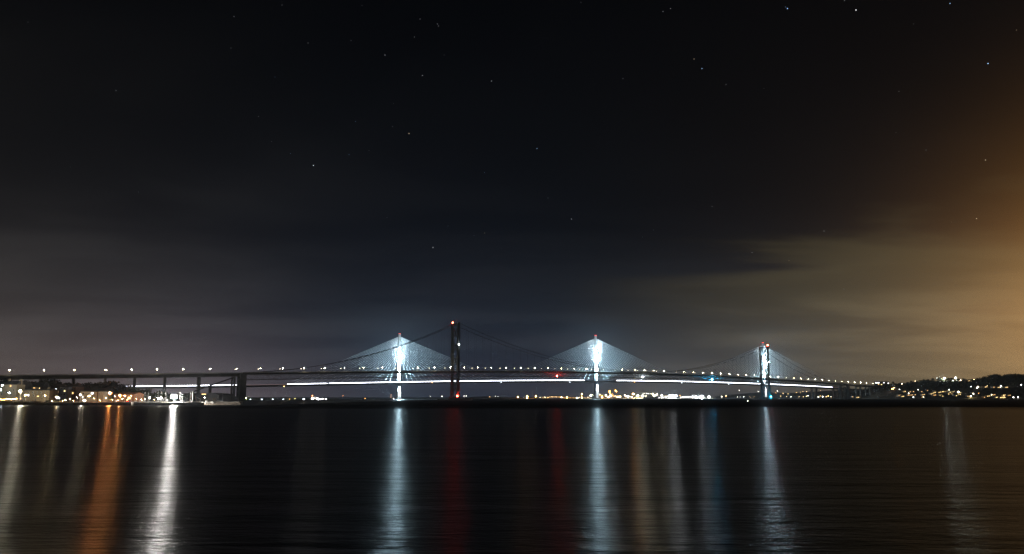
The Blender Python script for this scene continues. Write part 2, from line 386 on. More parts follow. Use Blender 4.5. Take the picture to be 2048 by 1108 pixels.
TREESPOTS = [  # px, top row, depth, label
 (8,758,760,'broad tree at the far left behind the grey gabled roof'),(62,761,700,'round tree behind the dark steep roof on the left'),(74,763,700,'bare-topped tree beside the dark steep roof'),(93,761,720,'leftmost of the two tall trees under the viaduct'),(103,757.5,720,'tallest tree under the viaduct, behind the dark houses'),
 (115,759,720,'tall round tree right of the tallest one under the viaduct'),(127,764,730,'low tree behind the blue-grey gable'),(140,765,730,'low tree left of the second viaduct pier'),(155,766,700,'bushy tree just right of the second viaduct pier'),(166,767,690,'small crown behind the cream building left end'),
 (177,765.5,690,'rounded tree behind the cream building'),(187,764.5,690,'rounded tree above the middle of the cream building'),(199,763.5,700,'pointed crown left of the third viaduct pier'),(208,765,680,'tree in front of the third viaduct pier'),(217,761.5,690,'tall broad tree right of the third viaduct pier'),
 (227,762.5,690,'broad dark tree above the orange street lamp'),(238,766,680,'sloping dark tree above the twin orange lamps'),(247,770,670,'smaller tree at the end of the wooded rise'),(262,769,720,'rounded tree at the left end of the glowing deck lights'),
 (268,778,560,'lit leafy tree beside the orange marquee'),(276,776.5,555,'lit leafy tree at the harbour head'),(286,777.5,560,'dark leafy tree above the yacht masts'),(294,782,560,'low tree right of the harbour head trees'),
 (312,784,590,'low tree left of the fifth viaduct pier'),(320,780.5,590,'tall tree in front of the fifth viaduct pier'),(329,783.5,590,'tree left of the brilliant harbour floodlight'),(340,787,600,'low tree behind the brilliant harbour floodlight'),(366,790,620,'low tree behind the lit mast'),(374,789,620,'low tree left of the long dark shed')]
for k, (px, py, Y, lb) in enumerate(TREESPOTS):
    p = P(px, py, Y); z0 = town_h(p.x, Y) - .5
    tree(p.x, Y, z0, max(6, p.z - z0), lb, 'trees behind the harbour town', .42 + .12*((k*37) % 5)/5, k)
RIDGETREES = [(1786,763,'round tree on the skyline right of the lit building'),(1801,766,'slim pole-like tree on the skyline left of the hilltop lamps'),(1822,761,'tree left of the orange-white hilltop lamp'),(1848,758.5,'first broad tree on the skyline left of the green-lit hilltop'),(1856,758,'second broad tree on the skyline left of the green-lit hilltop'),
 (1866,756.5,'leafy tree at the left end of the green-lit hilltop'),(1877,755,'bright-edged tree left of the dazzling hilltop lamp'),(1882,756.5,'small tree just left of the dazzling hilltop lamp'),(1895,756,'tree just right of the dazzling hilltop lamp'),(1902,755.5,'rounded tree between the two hilltop floodlights'),(1916,757.5,'tree right of the second hilltop floodlight'),
 (1928,756.5,'isolated round tree on the skyline'),(1937,759,'low tree left of the orange hilltop lamp')]
for k, (px, py, lb) in enumerate(RIDGETREES):
    s, r = head_depths(px); Y = r - 4; z0 = head_h(px, Y) - 1; p = P(px, py, Y)
    tree(p.x, Y, z0, max(7, p.z-z0), lb, 'trees on the headland skyline', .55, k)
# the wood covering the headland: one mass
rnd = random.Random(5); wood = MB()
for k in range(5200):
    px = rnd.uniform(1700, 2330); s, r = head_depths(px); t = rnd.random()**.8
    if t < .50 and rnd.random() < .55: continue
    Y = s + (r-s)*(.06 + t*.97); z = head_h(px, Y); x = ratio(px)*Y
    R = rnd.uniform(2.2, 4.2)*(1.0 if t > .4 else .6)
    if px < 1800 and t < .6: R *= .8
    for q in range(7):
        c = Vector((x, Y, z+R*.4)) + Vector((rnd.uniform(-1,1), rnd.uniform(-1,1), rnd.uniform(-.2,.75)))*R
        a = Vector((rnd.gauss(0,1), rnd.gauss(0,1), rnd.gauss(0,1))).normalized(); b = a.cross(Vector((rnd.gauss(0,1), rnd.gauss(0,1), rnd.gauss(0,1)))).normalized()
        e = R*rnd.uniform(.3,.5); wood.poly([c+a*e, c+b*e, c-a*e, c-b*e], [(0,1,2,3)])
wood.build('woodland', LEAF, None, kind='stuff', label='dense dark wood covering the headland')
wood = MB()
for k in range(1500):
    px = rnd.uniform(-60, 258); Y = rnd.uniform(660, 800); x = ratio(px)*Y; z = town_h(x, Y); R = rnd.uniform(2.0, 4.4)
    for q in range(8):
        c = Vector((x, Y, z+R*.4)) + Vector((rnd.uniform(-1,1), rnd.uniform(-1,1), rnd.uniform(-.2,.8)))*R
        a = Vector((rnd.gauss(0,1), rnd.gauss(0,1), rnd.gauss(0,1))).normalized(); b = a.cross(Vector((rnd.gauss(0,1), rnd.gauss(0,1), rnd.gauss(0,1)))).normalized()
        e = R*rnd.uniform(.25,.45); wood.poly([c+a*e, c+b*e, c-a*e, c-b*e], [(0,1,2,3)])
wood.build('undergrowth', LEAF, None, kind='stuff', label='dark mass of scrub and woodland behind the harbour town')

# ------------------------------------------------------------------ suspension bridge
A0 = Vector((-112, 1189, 0)); AX = Vector((841, 552, 0)).normalized(); PX = Vector((AX.y, -AX.x, 0))     # PX points to the near side
def s_at(px, py=760):
    k = ratio(px, py); return (A0.x - k*A0.y)/(k*AX.y - AX.x)
def bp(s, lat, z): 
    q = A0 + AX*s + PX*lat; return Vector((q.x, q.y, z))
ROAD = [(0,751.7),(147,751),(300,749),(397,747.6),(475,746.4),(564,744.9),(640,744),(800,743.2),(910,743),(1040,743.5),(1192,744.7),(1270,745.9),(1347,748.2),(1422,752.2),(1480,755),(1532,757.5),(1600,762),(1700,769.3),(1780,773.6)]
_ss = [s_at(px, py) for px, py in ROAD]; _hh = [P(px, py, (A0+AX*s).y - 13*AX.x).z for (px, py), s in zip(ROAD, _ss)]
_pf = np.polyfit([s/1000 for s in _ss], _hh, 4)
def rh(s): return float(np.polyval(_pf, s/1000))
S0, S1, LN, SN = -820.0, 1760.0, 1006.0, 1424.0      # approach ends, north tower, north side pier
SS = -389.0
sb = thing('suspension_bridge', 'long dark suspension bridge with steel lattice towers in front of the white cable-stayed bridge', 'bridge', A0)
def sweep(name, section, s0, s1, m, parent, step=18.0, hf=rh, pt=bp, **kw):
    n = max(2, int((s1-s0)/step)+1); mb = MB(); k = len(section)
    for i in range(n):
        s = s0 + (s1-s0)*i/(n-1); z = hf(s)
        mb.v += [tuple(pt(s, a, z+b)) for a, b in section]
    for i in range(n-1):
        for j in range(k): mb.f.append((i*k+j, i*k+(j+1)%k, (i+1)*k+(j+1)%k, (i+1)*k+j))
    mb.f += [tuple(range(k))[::-1], tuple((n-1)*k+j for j in range(k))]
    return mb.build(name, m, parent, **kw)
sweep('deck', [(-16.6,0),(16.6,0),(16.6,-.9),(13.4,-1.4),(-13.4,-1.4),(-16.6,-.9)], SS, SN, DECKM, sb)
sweep('approach_deck', [(-13.5,0),(13.5,0),(13.5,-1.0),(9.6,-4.6),(-9.6,-4.6),(-13.5,-1.0)], S0, SS, CONC, sb)
sweep('approach_deck', [(-13.5,0),(13.5,0),(13.5,-1.0),(9.6,-4.2),(-9.6,-4.2),(-13.5,-1.0)], SN, S1, CONC, sb)
for lat in (11.6, -11.6):
    sweep('parapet', [(lat-.08,0.003),(lat+.08,0.003),(lat+.08,1.4),(lat-.08,1.4)], SS, SN, RAIL, sb)
for lat in (16.45, -16.45):
    for zr in (.6, 1.15): sweep('handrail', [(lat-.04,zr),(lat+.04,zr),(lat+.04,zr+.08),(lat-.04,zr+.08)], SS, SN, POLE, sb)
for lat in (13.3, -13.3):
    sweep('parapet', [(lat-.1,0.003),(lat+.1,0.003),(lat+.1,1.4),(lat-.1,1.4)], S0, SS, RAIL, sb)
    sweep('parapet', [(lat-.1,0.003),(lat+.1,0.003),(lat+.1,1.4),(lat-.1,1.4)], SN, S1, RAIL, sb)
TD, TOPC, LATT = 8.6, -1.75, 12.6
BAR = MB(); BAR.poly([(-.5,-.5,0),(.5,-.5,0),(.5,.5,0),(-.5,.5,0),(-.5,-.5,1),(.5,-.5,1),(.5,.5,1),(-.5,.5,1)], [(3,2,1,0),(4,5,6,7),(0,1,5,4),(1,2,6,5),(2,3,7,6),(3,0,4,7)])
DIAG = BAR.mesh('truss_diagonal', STEELD)
for lat in (LATT, -LATT):
    for zc, nm in ((TOPC, 'top_chord'), (TOPC-TD, 'bottom_chord')):
        sweep(nm, [(lat-.35,zc-.4),(lat+.35,zc-.4),(lat+.35,zc+.4),(lat-.35,zc+.4)], SS+5, SN-5, STEELD, sb)
NP = 200; pl = (SN-SS-10)/NP
for i in range(NP):                                           # near truss: each diagonal a part
    s0 = SS+5+i*pl; s1 = s0+pl; a, b = (TOPC, TOPC-TD) if i % 2 == 0 else (TOPC-TD, TOPC)
    inst('truss_diagonal', DIAG, span_matrix(bp(s0, LATT, rh(s0)+a), bp(s1, LATT, rh(s1)+b), .55, .5), sb)
tr = MB()
for i in range(NP+1):
    s0 = SS+5+i*pl; z = rh(s0)
    if i < NP:
        s1 = s0+pl; a, b = (TOPC, TOPC-TD) if i % 2 == 0 else (TOPC-TD, TOPC)
        tr.beam(bp(s0, -LATT, z+a), bp(s1, -LATT, rh(s1)+b), .5, .5)
        if i % 2 == 0: tr.beam(bp(s0, LATT, z+TOPC-TD), bp(s1, -LATT, rh(s1)+TOPC-TD), .35, .35)
        else: tr.beam(bp(s0, -LATT, z+TOPC-TD), bp(s1, LATT, rh(s1)+TOPC-TD), .35, .35)
    for lat in (LATT, -LATT): tr.beam(bp(s0, lat, z+TOPC), bp(s0, lat, z+TOPC-TD), .28, .28)
    if i % 2 == 0:
        tr.beam(bp(s0, -LATT, z+TOPC-TD), bp(s0, LATT, z+TOPC-TD), .4, .4)
        tr.beam(bp(s0, -LATT, z+TOPC), bp(s0, 0, z+TOPC-TD), .3, .3); tr.beam(bp(s0, LATT, z+TOPC), bp(s0, 0, z+TOPC-TD), .3, .3)
tr.build('truss_bracing', STEELD, sb, kind='stuff')
# maintenance walkway tube along the lower chord
sweep('service_pipe', [(12.95+.3*math.cos(a), TOPC-2.6+.3*math.sin(a)) for a in (0,1.57,3.14,4.71)], SS+5, SN-5, RAIL, sb)

# towers
TH = 150.5
def frb_tower(s0, base_name):
    t = bpy.data.objects.new('tower', None); place(t, Matrix.Translation(bp(s0,0,0)), sb)
    for lat in (12.6, -12.6):
        mb = MB(); zs = [7, rh(s0)-12, rh(s0), 100, TH]; ws = [(6.0,4.0),(5.5,3.6),(5.3,3.5),(5.0,3.3),(4.7,3.1)]
        for (z0, z1, a, b) in zip(zs[:-1], zs[1:], ws[:-1], ws[1:]):
            q = [(-1,-1),(1,-1),(1,1),(-1,1)]
            mb.hexa([bp(s0+i*a[0]/2, lat+j*a[1]/2, z0) for i, j in q][::-1], [bp(s0+i*b[0]/2, lat+j*b[1]/2, z1) for i, j in q][::-1])
        # recessed centre strips down the faces
        for sd in (-1, 1): mb.hexa([bp(s0+i*.9, lat+sd*(2.06 if j > 0 else 1.7), 8) for i, j in ((-1,-1),(1,-1),(1,1),(-1,1))], [bp(s0+i*.8, lat+sd*(1.62 if j > 0 else 1.3), TH-1) for i, j in ((-1,-1),(1,-1),(1,1),(-1,1))])
        mb.build('tower_leg', STEEL, t)
        MB().box(bp(s0, lat, TH+.9), (7.0, 4.2, 1.8), (AX.x, AX.y), .7).build('cable_saddle', STEELD, t)
    zc = [TH-2.5, TH-31.5, TH-60, rh(s0)+9]
    for a, b in zip(zc[:-1], zc[1:]):
        MB().beam(bp(s0, -10.9, a), bp(s0, 10.9, b), 1.4, 1.5).build('cross_brace', STEEL, t)
        MB().beam(bp(s0+.25, 10.9, a), bp(s0+.25, -10.9, b), 1.4, 1.5).build('cross_brace', STEEL, t)
    lo = [rh(s0)-12, 9.5]
    MB().beam(bp(s0, -10.5, lo[0]), bp(s0, 10.5, lo[1]), 1.4, 1.5).build('cross_brace', STEEL, t)
    MB().beam(bp(s0+.25, 10.5, lo[0]), bp(s0+.25, -10.5, lo[1]), 1.4, 1.5).build('cross_brace', STEEL, t)
    for z in (TH-1.2, rh(s0)-13.5): MB().box(bp(s0, 0, z), (3.4, 21.4, 2.6), (AX.x, AX.y)).build('portal_beam', STEEL, t)
    mb = MB()
    for lat in (12.6, -12.6): mb.tube(bp(s0, lat, -2), bp(s0, lat, 6.98), 8.2, 6.6, 16)
    mb.box(bp(s0, 0, 2.2), (9, 20, 8.3), (AX.x, AX.y)); mb.build('pier_base', CONC, t)
    fb = MB(); k = 36 if base_name == 'near' else 44
    pts = [bp(s0 + k*math.cos(a)*1.0, 24*math.sin(a), 0) for a in [i*PI/12 for i in range(24)]]
    fb.poly([p+Vector((0,0,-2)) for p in pts]+[p+Vector((0,0,2.4)) for p in pts], [(i,(i+1)%24,(i+1)%24+24,i+24) for i in range(24)]+[tuple(range(24,48))])
    fb.build('fender_island', STONE, t)
    return t
frb_tower(0, 'near'); frb_tower(LN, 'far')
# main cables
def cable_z(s):
    top = TH+1.2
    if s < 0: 
        t = s/SS; return top + (rh(SS)+1.0-top)*t - 4*21.5*t*(1-t)
    if s > LN: 
        t = (s-LN)/(SN-LN); return top + (rh(SN)+1.0-top)*t - 4*21.5*t*(1-t)
    zm = rh(LN/2) + 3.2; u = (s-LN/2)/(LN/2); return zm + (top-zm)*u*u
for lat in (12.6, -12.6):
    mb = MB(); ss = [SS + (0-SS)*i/20 for i in range(20)] + [LN*i/44 for i in range(44)] + [LN+(SN-LN)*i/20 for i in range(21)]
    for a, b in zip(ss[:-1], ss[1:]): mb.tube(bp(a, lat, cable_z(a)), bp(b, lat, cable_z(b)), .5, n=6)
    mb.build('main_cable', CABLED, sb)
HR = MB().tube((0,0,0), (0,0,1), 1.0, n=4).mesh('hanger', CABLED)
hs = [-18.3*k for k in range(1, 22)] + [18.3*k for k in range(1, 55)] + [LN+18.3*k for k in range(1, 23)]
for s in hs:
    for lat in (12.6, -12.6):
        if cable_z(s) > rh(s) + 2: inst('hanger', HR, span_matrix(bp(s, lat, rh(s)-1), bp(s, lat, cable_z(s)), .115, .115), sb)
# side piers and approach piers
def portal(s0, along, leg_w, lat, ztop, zbot, name='pier', arch=True):
    o = MB()
    for l_ in (lat, -lat): o.hexa([bp(s0+i*along/2*1.04, l_+j*leg_w/2*1.05, zbot) for i, j in ((-1,-1),(-1,1),(1,1),(1,-1))], [bp(s0+i*along/2, l_+j*leg_w/2, ztop) for i, j in ((-1,-1),(-1,1),(1,1),(1,-1))])
    n = 8; R = lat-leg_w/2; zc = ztop - R*.62 - 2.5
    if arch:
        for k in range(n):
            a0, a1 = PI*k/n, PI*(k+1)/n
            y0, y1 = -R*math.cos(a0), -R*math.cos(a1); z0, z1 = zc+R*.62*math.sin(a0), zc+R*.62*math.sin(a1)
            o.hexa([bp(s0-along*.42, y0, z0), bp(s0-along*.42, y1, z1), bp(s0+along*.42, y1, z1), bp(s0+along*.42, y0, z0)],
                   [bp(s0-along*.42, y0, ztop-.02), bp(s0-along*.42, y1, ztop-.02), bp(s0+along*.42, y1, ztop-.02), bp(s0+along*.42, y0, ztop-.02)])
    else: o.box(bp(s0, 0, ztop-1.1), (along*.96, 2*R+.3, 2.1), (AX.x, AX.y))
    return o.build(name, CONC, sb)
portal(SS+1.0, 9.4, 5.5, 12.6, rh(SS)-1.5, -1, 'side_pier')
portal(SS-11.5, 2.6, 3.4, 12.4, rh(SS)-4.8, -1, 'pier_frame')
portal(SN+5.5, 8.6, 5.5, 12.6, rh(SN)-1.5, -1, 'side_pier')
for px in (397.5, 329.5, 269, 210, 147, 82, 18, -50):
    s = s_at(px, 765); portal(s, 3.4, 5.0, 7.2, rh(s)-4.55, 0, 'approach_pier', False)
for px in (1683, 1716, 1735, 1752): 
    s = s_at(px, 775); portal(s+ (9 if px == 1683 else 0), 3.6, 4.6, 7.2, rh(s)-(4.2 if px != 1683 else 10), -1, 'approach_pier', False)
# anchorage haunch stair seen slanting left of the south side pier
MB().beam(bp(SS-10, 10, rh(SS)-6), bp(SS-74, 10, rh(SS)-32), 1.6, 1.2).build('cable_splay', CABLED, sb)
MB().beam(bp(SS-10, -10, rh(SS)-6), bp(SS-74, -10, rh(SS)-32), 1.6, 1.2).build('cable_splay', CABLED, sb)
# signal lamps fixed on the bridge
def signal(pos, r, rgb, st, parent, name='signal_lamp', label=None):
    o = MB().ball(pos, r).build(name, emit(name+'_glow', rgb, st), parent)
    if label: o['label'] = label
    return o
RED = (1.0, .03, .015)
signal(bp(0, -12.6, TH+4.2), 1.5, RED, 230, sb, 'aviation_light', 'red aviation light on top of the near tower')
signal(bp(LN, 12.6, TH+4.4), 2.0, RED, 330, sb, 'aviation_light', 'red aviation light on top of the far tower')
signal(bp(-3, 15.8, 8.2), 1.6, RED, 240, sb, 'navigation_light', 'red light at the foot of the near tower')
signal(P(1542, 793.3, bp(LN,24,0).y-2), 1.8, (.02,.55,1.0), 160, sb, 'navigation_light', 'blue light at the foot of the far tower')
signal(bp(0, 15.4, 109), .9, COOL, 60, sb, 'navigation_light', 'white light half way up the near tower')
signal(bp(LN, 15.4, 106), .9, COOL, 50, sb, 'navigation_light', 'white light half way up the far tower')
for px, py, c, r, st, lb in ((1114,752.2,RED,1.5,90,'red light under the middle of the deck'),(1285,754.4,COOL,1.5,60,'white light on the truss right of mid-span'),(1424,759,(.02,.5,1.0),1.8,150,'blue light on the truss towards the far tower')):
    s = s_at(px, py); signal(P(px, py, bp(s, 13.6, 0).y), r, c, st*8, sb, 'navigation_light', lb)
# street lamps on the suspension bridge
def lamp_proto(name, H, arm, r, rgb, st, en='lantern_glow'):
    pole = MB().tube((0,0,0), (0,0,H), .13, .09, 5)
    if arm: pole.tube((0,0,H-.05), (0,arm,H+.25), .08, .06, 4)
    ln = MB().box((0, arm, H+.2), (r*2.2, r*1.5, r*.9), (1,0), .7)
    return pole.mesh('pole', POLE), ln.mesh('lantern', emit(en, rgb, st))
def put_lamp(meshes, p, rot, label, group, cat='street lamp', name='street_lamp'):
    t = thing(name, label, cat, p, group)
    M = Matrix.Translation(p) @ Matrix.Rotation(rot, 4, 'Z')
    inst('pole', meshes[0], M, t); inst('lantern', meshes[1], M, t); return t
LP_N = lamp_proto('near', 7.2, -1.6, .62, (1.0,.80,.48), 230.0)
LP_V = [lamp_proto('near', 7.2, -1.6, r_, c_, s_) for r_, c_, s_ in ((.62,(1.0,.80,.48),230.0),(.5,(1.0,.84,.55),190.0),(.55,(1.0,.74,.42),120.0),(.45,(1.0,.88,.66),260.0))]
LP_F = lamp_proto('far', 7.2, -1.2, .5, (1.0,.86,.66), 12.0, 'faint_glow')
rot_near = math.atan2(AX.y, AX.x)
near_px = [19,88,148.3,211,263,313.6,366,420.5,473.5,520.3,564.8,607.5,648.6,688.4,726.9,763.8,799.5,834.7,867.9,900,927.7,955,981.8,1011.4,1040.6,1068.4,1095.2,1122.2,1147.9,1172.4,1196,1219.8,1243.6,1269.4,1288,1306.3,1327,1347,1366.4,1385.4,1404,1422,1440,1457.3,1474.4,1491,1507,1539,1555,1571.3,1586,1600.5,1614.8,1628.7,1642.6,1655.8,1669,1681.8,1694.4,1706.7,1718.8,1730.8,1743]
for i, px in enumerate(near_px):
    k = ratio(px, 742); O = A0 + PX*12.2
    if px > 473 and px < 1690: O = A0 + PX*11.0
    s = (O.x - k*O.y)/(k*AX.y - AX.x)
    p = bp(s, 12.2 if not (473 < px < 1690) else 11.0, rh(s)+.01)
    side = 'left of the near tower' if s < 0 else ('between the two towers' if s < LN else 'right of the far tower')
    seq = [x_ for x_ in near_px if (x_ < 907)] if s < 0 else ([x_ for x_ in near_px if 907 <= x_ < 1530] if s < LN else [x_ for x_ in near_px if x_ >= 1530])
    put_lamp(LP_V[(i*7+i//3) % 4], p, rot_near, 'near-side street lamp on the suspension bridge, %s among those %s' % (nth(seq.index(px)+1), side), 'street lamps on the suspension bridge')
for i, px in enumerate(near_px[3:-9]):
    k = ratio(px, 742); O = A0 + PX*12.2
    s = (O.x - k*O.y)/(k*AX.y - AX.x)
    lat = -12.2 if s < SS or s > SN else -11.0
    p = bp(s + 1.5, lat, rh(s)+.01)
    put_lamp(LP_F, p, rot_near + PI, 'dim far-side street lamp on the suspension bridge, %s from the left' % nth(i+1), 'far-side street lamps on the suspension bridge')
# a few masts and sign posts standing up from the deck
for i, px in enumerate((549, 585.5, 627, 1000, 936)):
    s = s_at(px, 742); p = bp(s, 15.6, rh(s)+.01)
    t = thing('sign_post', 'thin unlit post on the near footpath of the suspension bridge, %s from the left' % nth(sorted((549,585.5,627,936,1000)).index(px)+1), 'post', p, 'thin posts on the bridge footpath')
    MB().tube(p, p+Vector((0,0,5.2)), .14, .1, 5).build('pole', POLE, t)
    MB().box(p+Vector((0,0,4.9)), (.9,.12,.7), (AX.x, AX.y)).build('sign_plate', RAIL, t)

# ------------------------------------------------------------------ cable-stayed bridge
B0 = Vector((ratio(798, 740)*1930, 1930, 0)); BX = (Vector((ratio(1527, 740)*2200, 2200, 0)) - B0); LB = BX.length; BX.normalize(); BPX = Vector((BX.y, -BX.x, 0))
def sb_at(px, py=765):
    k = ratio(px, py); return (B0.x - k*B0.y)/(k*BX.y - BX.x)
def qp(s, lat, z):
    q = B0 + BX*s + BPX*lat; return Vector((q.x, q.y, z))
TRAIL = [(258,772.6),(360,771.6),(480,770.4),(600,768.3),(700,766),(798,763.6),(900,762),(1040,761.2),(1192,761),(1300,762),(1400,764),(1523,767.6),(1600,771),(1650,774),(1690,776.3)]
_qs = [sb_at(px, py) for px, py in TRAIL]; _qh = [P(px, py, (B0+BX*s).y-19).z for (px, py), s in zip(TRAIL, _qs)]
_qf = np.polyfit([s/1000 for s in _qs], _qh, 4)
def qh(s): return float(np.polyval(_qf, s/1000)) - 1.6
qb = thing('cable_stayed_bridge', 'floodlit white cable-stayed bridge with three slender masts behind the dark suspension bridge', 'bridge', B0)
Q0, Q1 = sb_at(236), sb_at(1745)
sweep('deck', [(-19.5,0),(19.5,0),(19.5,-1.2),(8,-4.9),(-8,-4.9),(-19.5,-1.2)], Q0, Q1, CONC, qb, 20, qh, qp)
SM = sb_at(1192, 740)
TOW = [0.0, SM, LB]
STRIP = emit('deck_light_glow', (.86,.90,1.0), 9.0)  # added glowing strip standing in for the deck's bright traffic line
STRIPD = emit('tail_light_glow', (1.0,.62,.60), .35)
for a, b, m in ((258,494,STRIP),(577,655.5,STRIP),(660,1165,STRIP),(1229,1376,STRIP),(1377.5,1657,STRIP),(496,575,STRIPD),(1659,1676,STRIPD)):
    s0, s1 = sb_at(a), sb_at(b)
    sweep('trail_strip', [(18.6,.9),(19.1,.9),(19.1,2.7 if m is STRIP else 1.5),(18.6,2.7 if m is STRIP else 1.5)], s0, s1, m, qb, 24, qh, qp)
for lat in (19.35, -19.35):
    sweep('wind_shield', [(lat-.06,.003),(lat+.06,.003),(lat+.06,.8),(lat-.06,.8)], Q0, Q1, RAIL, qb, 24, qh, qp)
BALL = MB().ball((0,0,0), 1.0).mesh('deck_lamp', emit('deck_lamp_glow', (1.0,.93,.9), 14))
k = 0
for px in np.arange(259, 470, 5.2):
    s = sb_at(float(px)); inst('deck_lamp', BALL, Matrix.Translation(qp(s, 16.5, qh(s)+2.7)) @ Matrix.Diagonal((.9,.9,.9,1)), qb)
for px, py, c in ((864.5,765.2,SODIUM),(1002.5,764.8,COOL),(1139.5,764.4,COOL),(1269,764,SODIUM),(1363.5,766,COOL),(1457.3,768.4,COOL),(568,772.6,WARM)):
    s = sb_at(px, py); signal(P(px, py, qp(s, 19.6, 0).y), 1.1, c, 14, qb, 'navigation_light')
OCT = [(math.cos(PI/8+i*PI/4), math.sin(PI/8+i*PI/4)) for i in range(8)]
CAB = MB().tube((0,0,0), (0,0,1), 1.0, n=5).mesh('stay_cable', CABLEW)
def qc_tower(s0, py_top, depth_hint):
    c = qp(s0, 0, 0); ztop = P(1024, py_top, c.y).z
    t = bpy.data.objects.new('tower', None); place(t, Matrix.Translation(c), qb)
    zd = qh(s0)
    zs = [-2, 8, zd-6, zd+2, 140, ztop-14, ztop]; rx = [8.6, 8.0, 7.0, 6.2, 4.9, 3.9, 3.7]; ry = [9.0, 8.4, 7.6, 6.6, 4.6, 3.9, 3.7]
    mb = MB()
    for z, a, b in zip(zs, rx, ry): mb.v += [tuple(qp(s0+o[0]*a, o[1]*b, z)) for o in OCT]
    for i in range(len(zs)-1):
        for j in range(8): mb.f.append((i*8+j, (i+1)*8+j, (i+1)*8+(j+1)%8, i*8+(j+1)%8))
    mb.f.append(tuple((len(zs)-1)*8+j for j in range(8)))
    mb.build('mast', CONCW, t)
    mb = MB(); ring = [qp(s0+15*math.cos(a), 15*math.sin(a), 0) for a in [i*PI/8 for i in range(16)]]
    mb.poly([p-Vector((0,0,2)) for p in ring]+[p+Vector((0,0,3.2)) for p in ring], [(i,(i+1)%16,(i+1)%16+16,i+16) for i in range(16)]+[tuple(range(16,32))]); mb.build('caisson', CONC, t)
    MB().box(qp(s0, 0, ztop+1.0), (4.4, 4.4, 2.0), (BX.x, BX.y)).build('mast_cap', RAIL, t)
    for d in (-2.2, 2.2): MB().ball(qp(s0+d, 3.6, ztop+1.3), .7).build('aviation_light', emit('aviation_light_glow', RED, 16), t)
    # the stays on either side, anchored up the mast
    for sd in (-1, 1):
        for i in range(21):
            u = i/20; xa = 30 + (343-30)*u; za = (ztop-72) + 62*(u**.82)
            s1 = s0 + sd*xa
            if not (Q0 < s1 < Q1): continue
            inst('stay_cable', CAB, span_matrix(qp(s0+sd*3.6, 0, za), qp(s1, 0, qh(s1)+.4), .46, .46), qb)
    return ztop
def spot(name, pos, tgt, energy, size, color, blend=.6, radius=.8):
    L = bpy.data.lights.new(name, 'SPOT'); L.energy = energy; L.spot_size = math.radians(size); L.spot_blend = blend; L.color = color; L.shadow_soft_size = radius
    o = bpy.data.objects.new(name, L); COL.objects.link(o); o.location = pos
    o.rotation_euler = (Vector(tgt)-Vector(pos)).to_track_quat('-Z', 'Y').to_euler()
    o.parent = qb; o.matrix_parent_inverse = Matrix.Translation(-B0)
    return o
UP = (.86, .95, 1.0)
for s0, pyt in zip(TOW, (668, 672, 686)):
    zt = qc_tower(s0, pyt, 0); zd = qh(s0)
    for sd in (-1, 1):
        if sd > 0: spot('floodlight', qp(s0+sd*5, 18.5, zd+1.5), qp(s0, 0, zd+85), 3.6e6, 30, UP, .5, .2)
        if sd > 0: spot('floodlight', qp(s0+sd*9, 17, zd-7), qp(s0, 0, zd-40), 3.5e5, 80, (.85,.95,1.0), .6, .2)
        spot('floodlight', qp(s0+sd*30, 19.2, zd+9), qp(s0+sd*30, 0, zd+75), (3.4e5 if s0 > 1000 else 7.0e5), 176, (.50,.82,1.0), .6, .15)
        if sd > 0: MB().box(qp(s0+sd*5, 18.5, zd+.6), (1.2,.8,1.0), (BX.x,BX.y)).build('floodlight_housing', RAIL, qb)
        MB().tube(qp(s0+sd*30, 19.3, zd), qp(s0+sd*30, 19.3, zd+8.3), .2, n=5).build('floodlight_pole', POLE, qb)
    for dz_, lt_ in ((18, 8.6), (40, 8.0), (62, 7.2), (82, 6.6), (100, 6.2)):
        MB().ball(qp(s0, lt_, zd+dz_), .95).build('mast_floodlight', emit('mast_floodlight_glow', (.56,.85,1.0), 11500), qb)
        sh = MB().box(qp(s0, lt_-1.6, zd+dz_), (.5,2.0,.5), (BX.x,BX.y))
        for e_ in (-1.5, 1.5): sh.box(qp(s0+e_, lt_-1.1, zd+dz_), (.08,4.6,3.6), (BX.x,BX.y))  # side plates added to keep the lamp's light off the stays
        sh.build('floodlight_housing', RAIL, qb)
# V piers of the north approach
def vpier(px0, px1, pyt, Y):
    c0 = P((px0+px1)/2, 790, Y); zt = qh(sb_at((px0+px1)/2)) - 4.6; t = bpy.data.objects.new('v_pier', None); place(t, Matrix.Translation((c0.x, Y, 0)), qb)
    wv = (px1-px0)/F*Y/2
    for sd in (-1, 1):
        MB().beam((c0.x+sd*wv*.42, Y, -2), (c0.x+sd*wv*.86, Y, zt), 6.2, 7.0).build('pier_leg', CONC, t)
for px in (1628, 1672): 
    s = sb_at(px, 780); vpier(px-6, px+6, 0, qp(s, 0, 0).y)
for px in (420, 300): 
    s = sb_at(px, 780); MB().box(qp(s, 0, qh(s)/2-3), (5, 14, qh(s)-3.5), (BX.x, BX.y)).build('approach_pier', CONC, qb)
print('bridges ok')


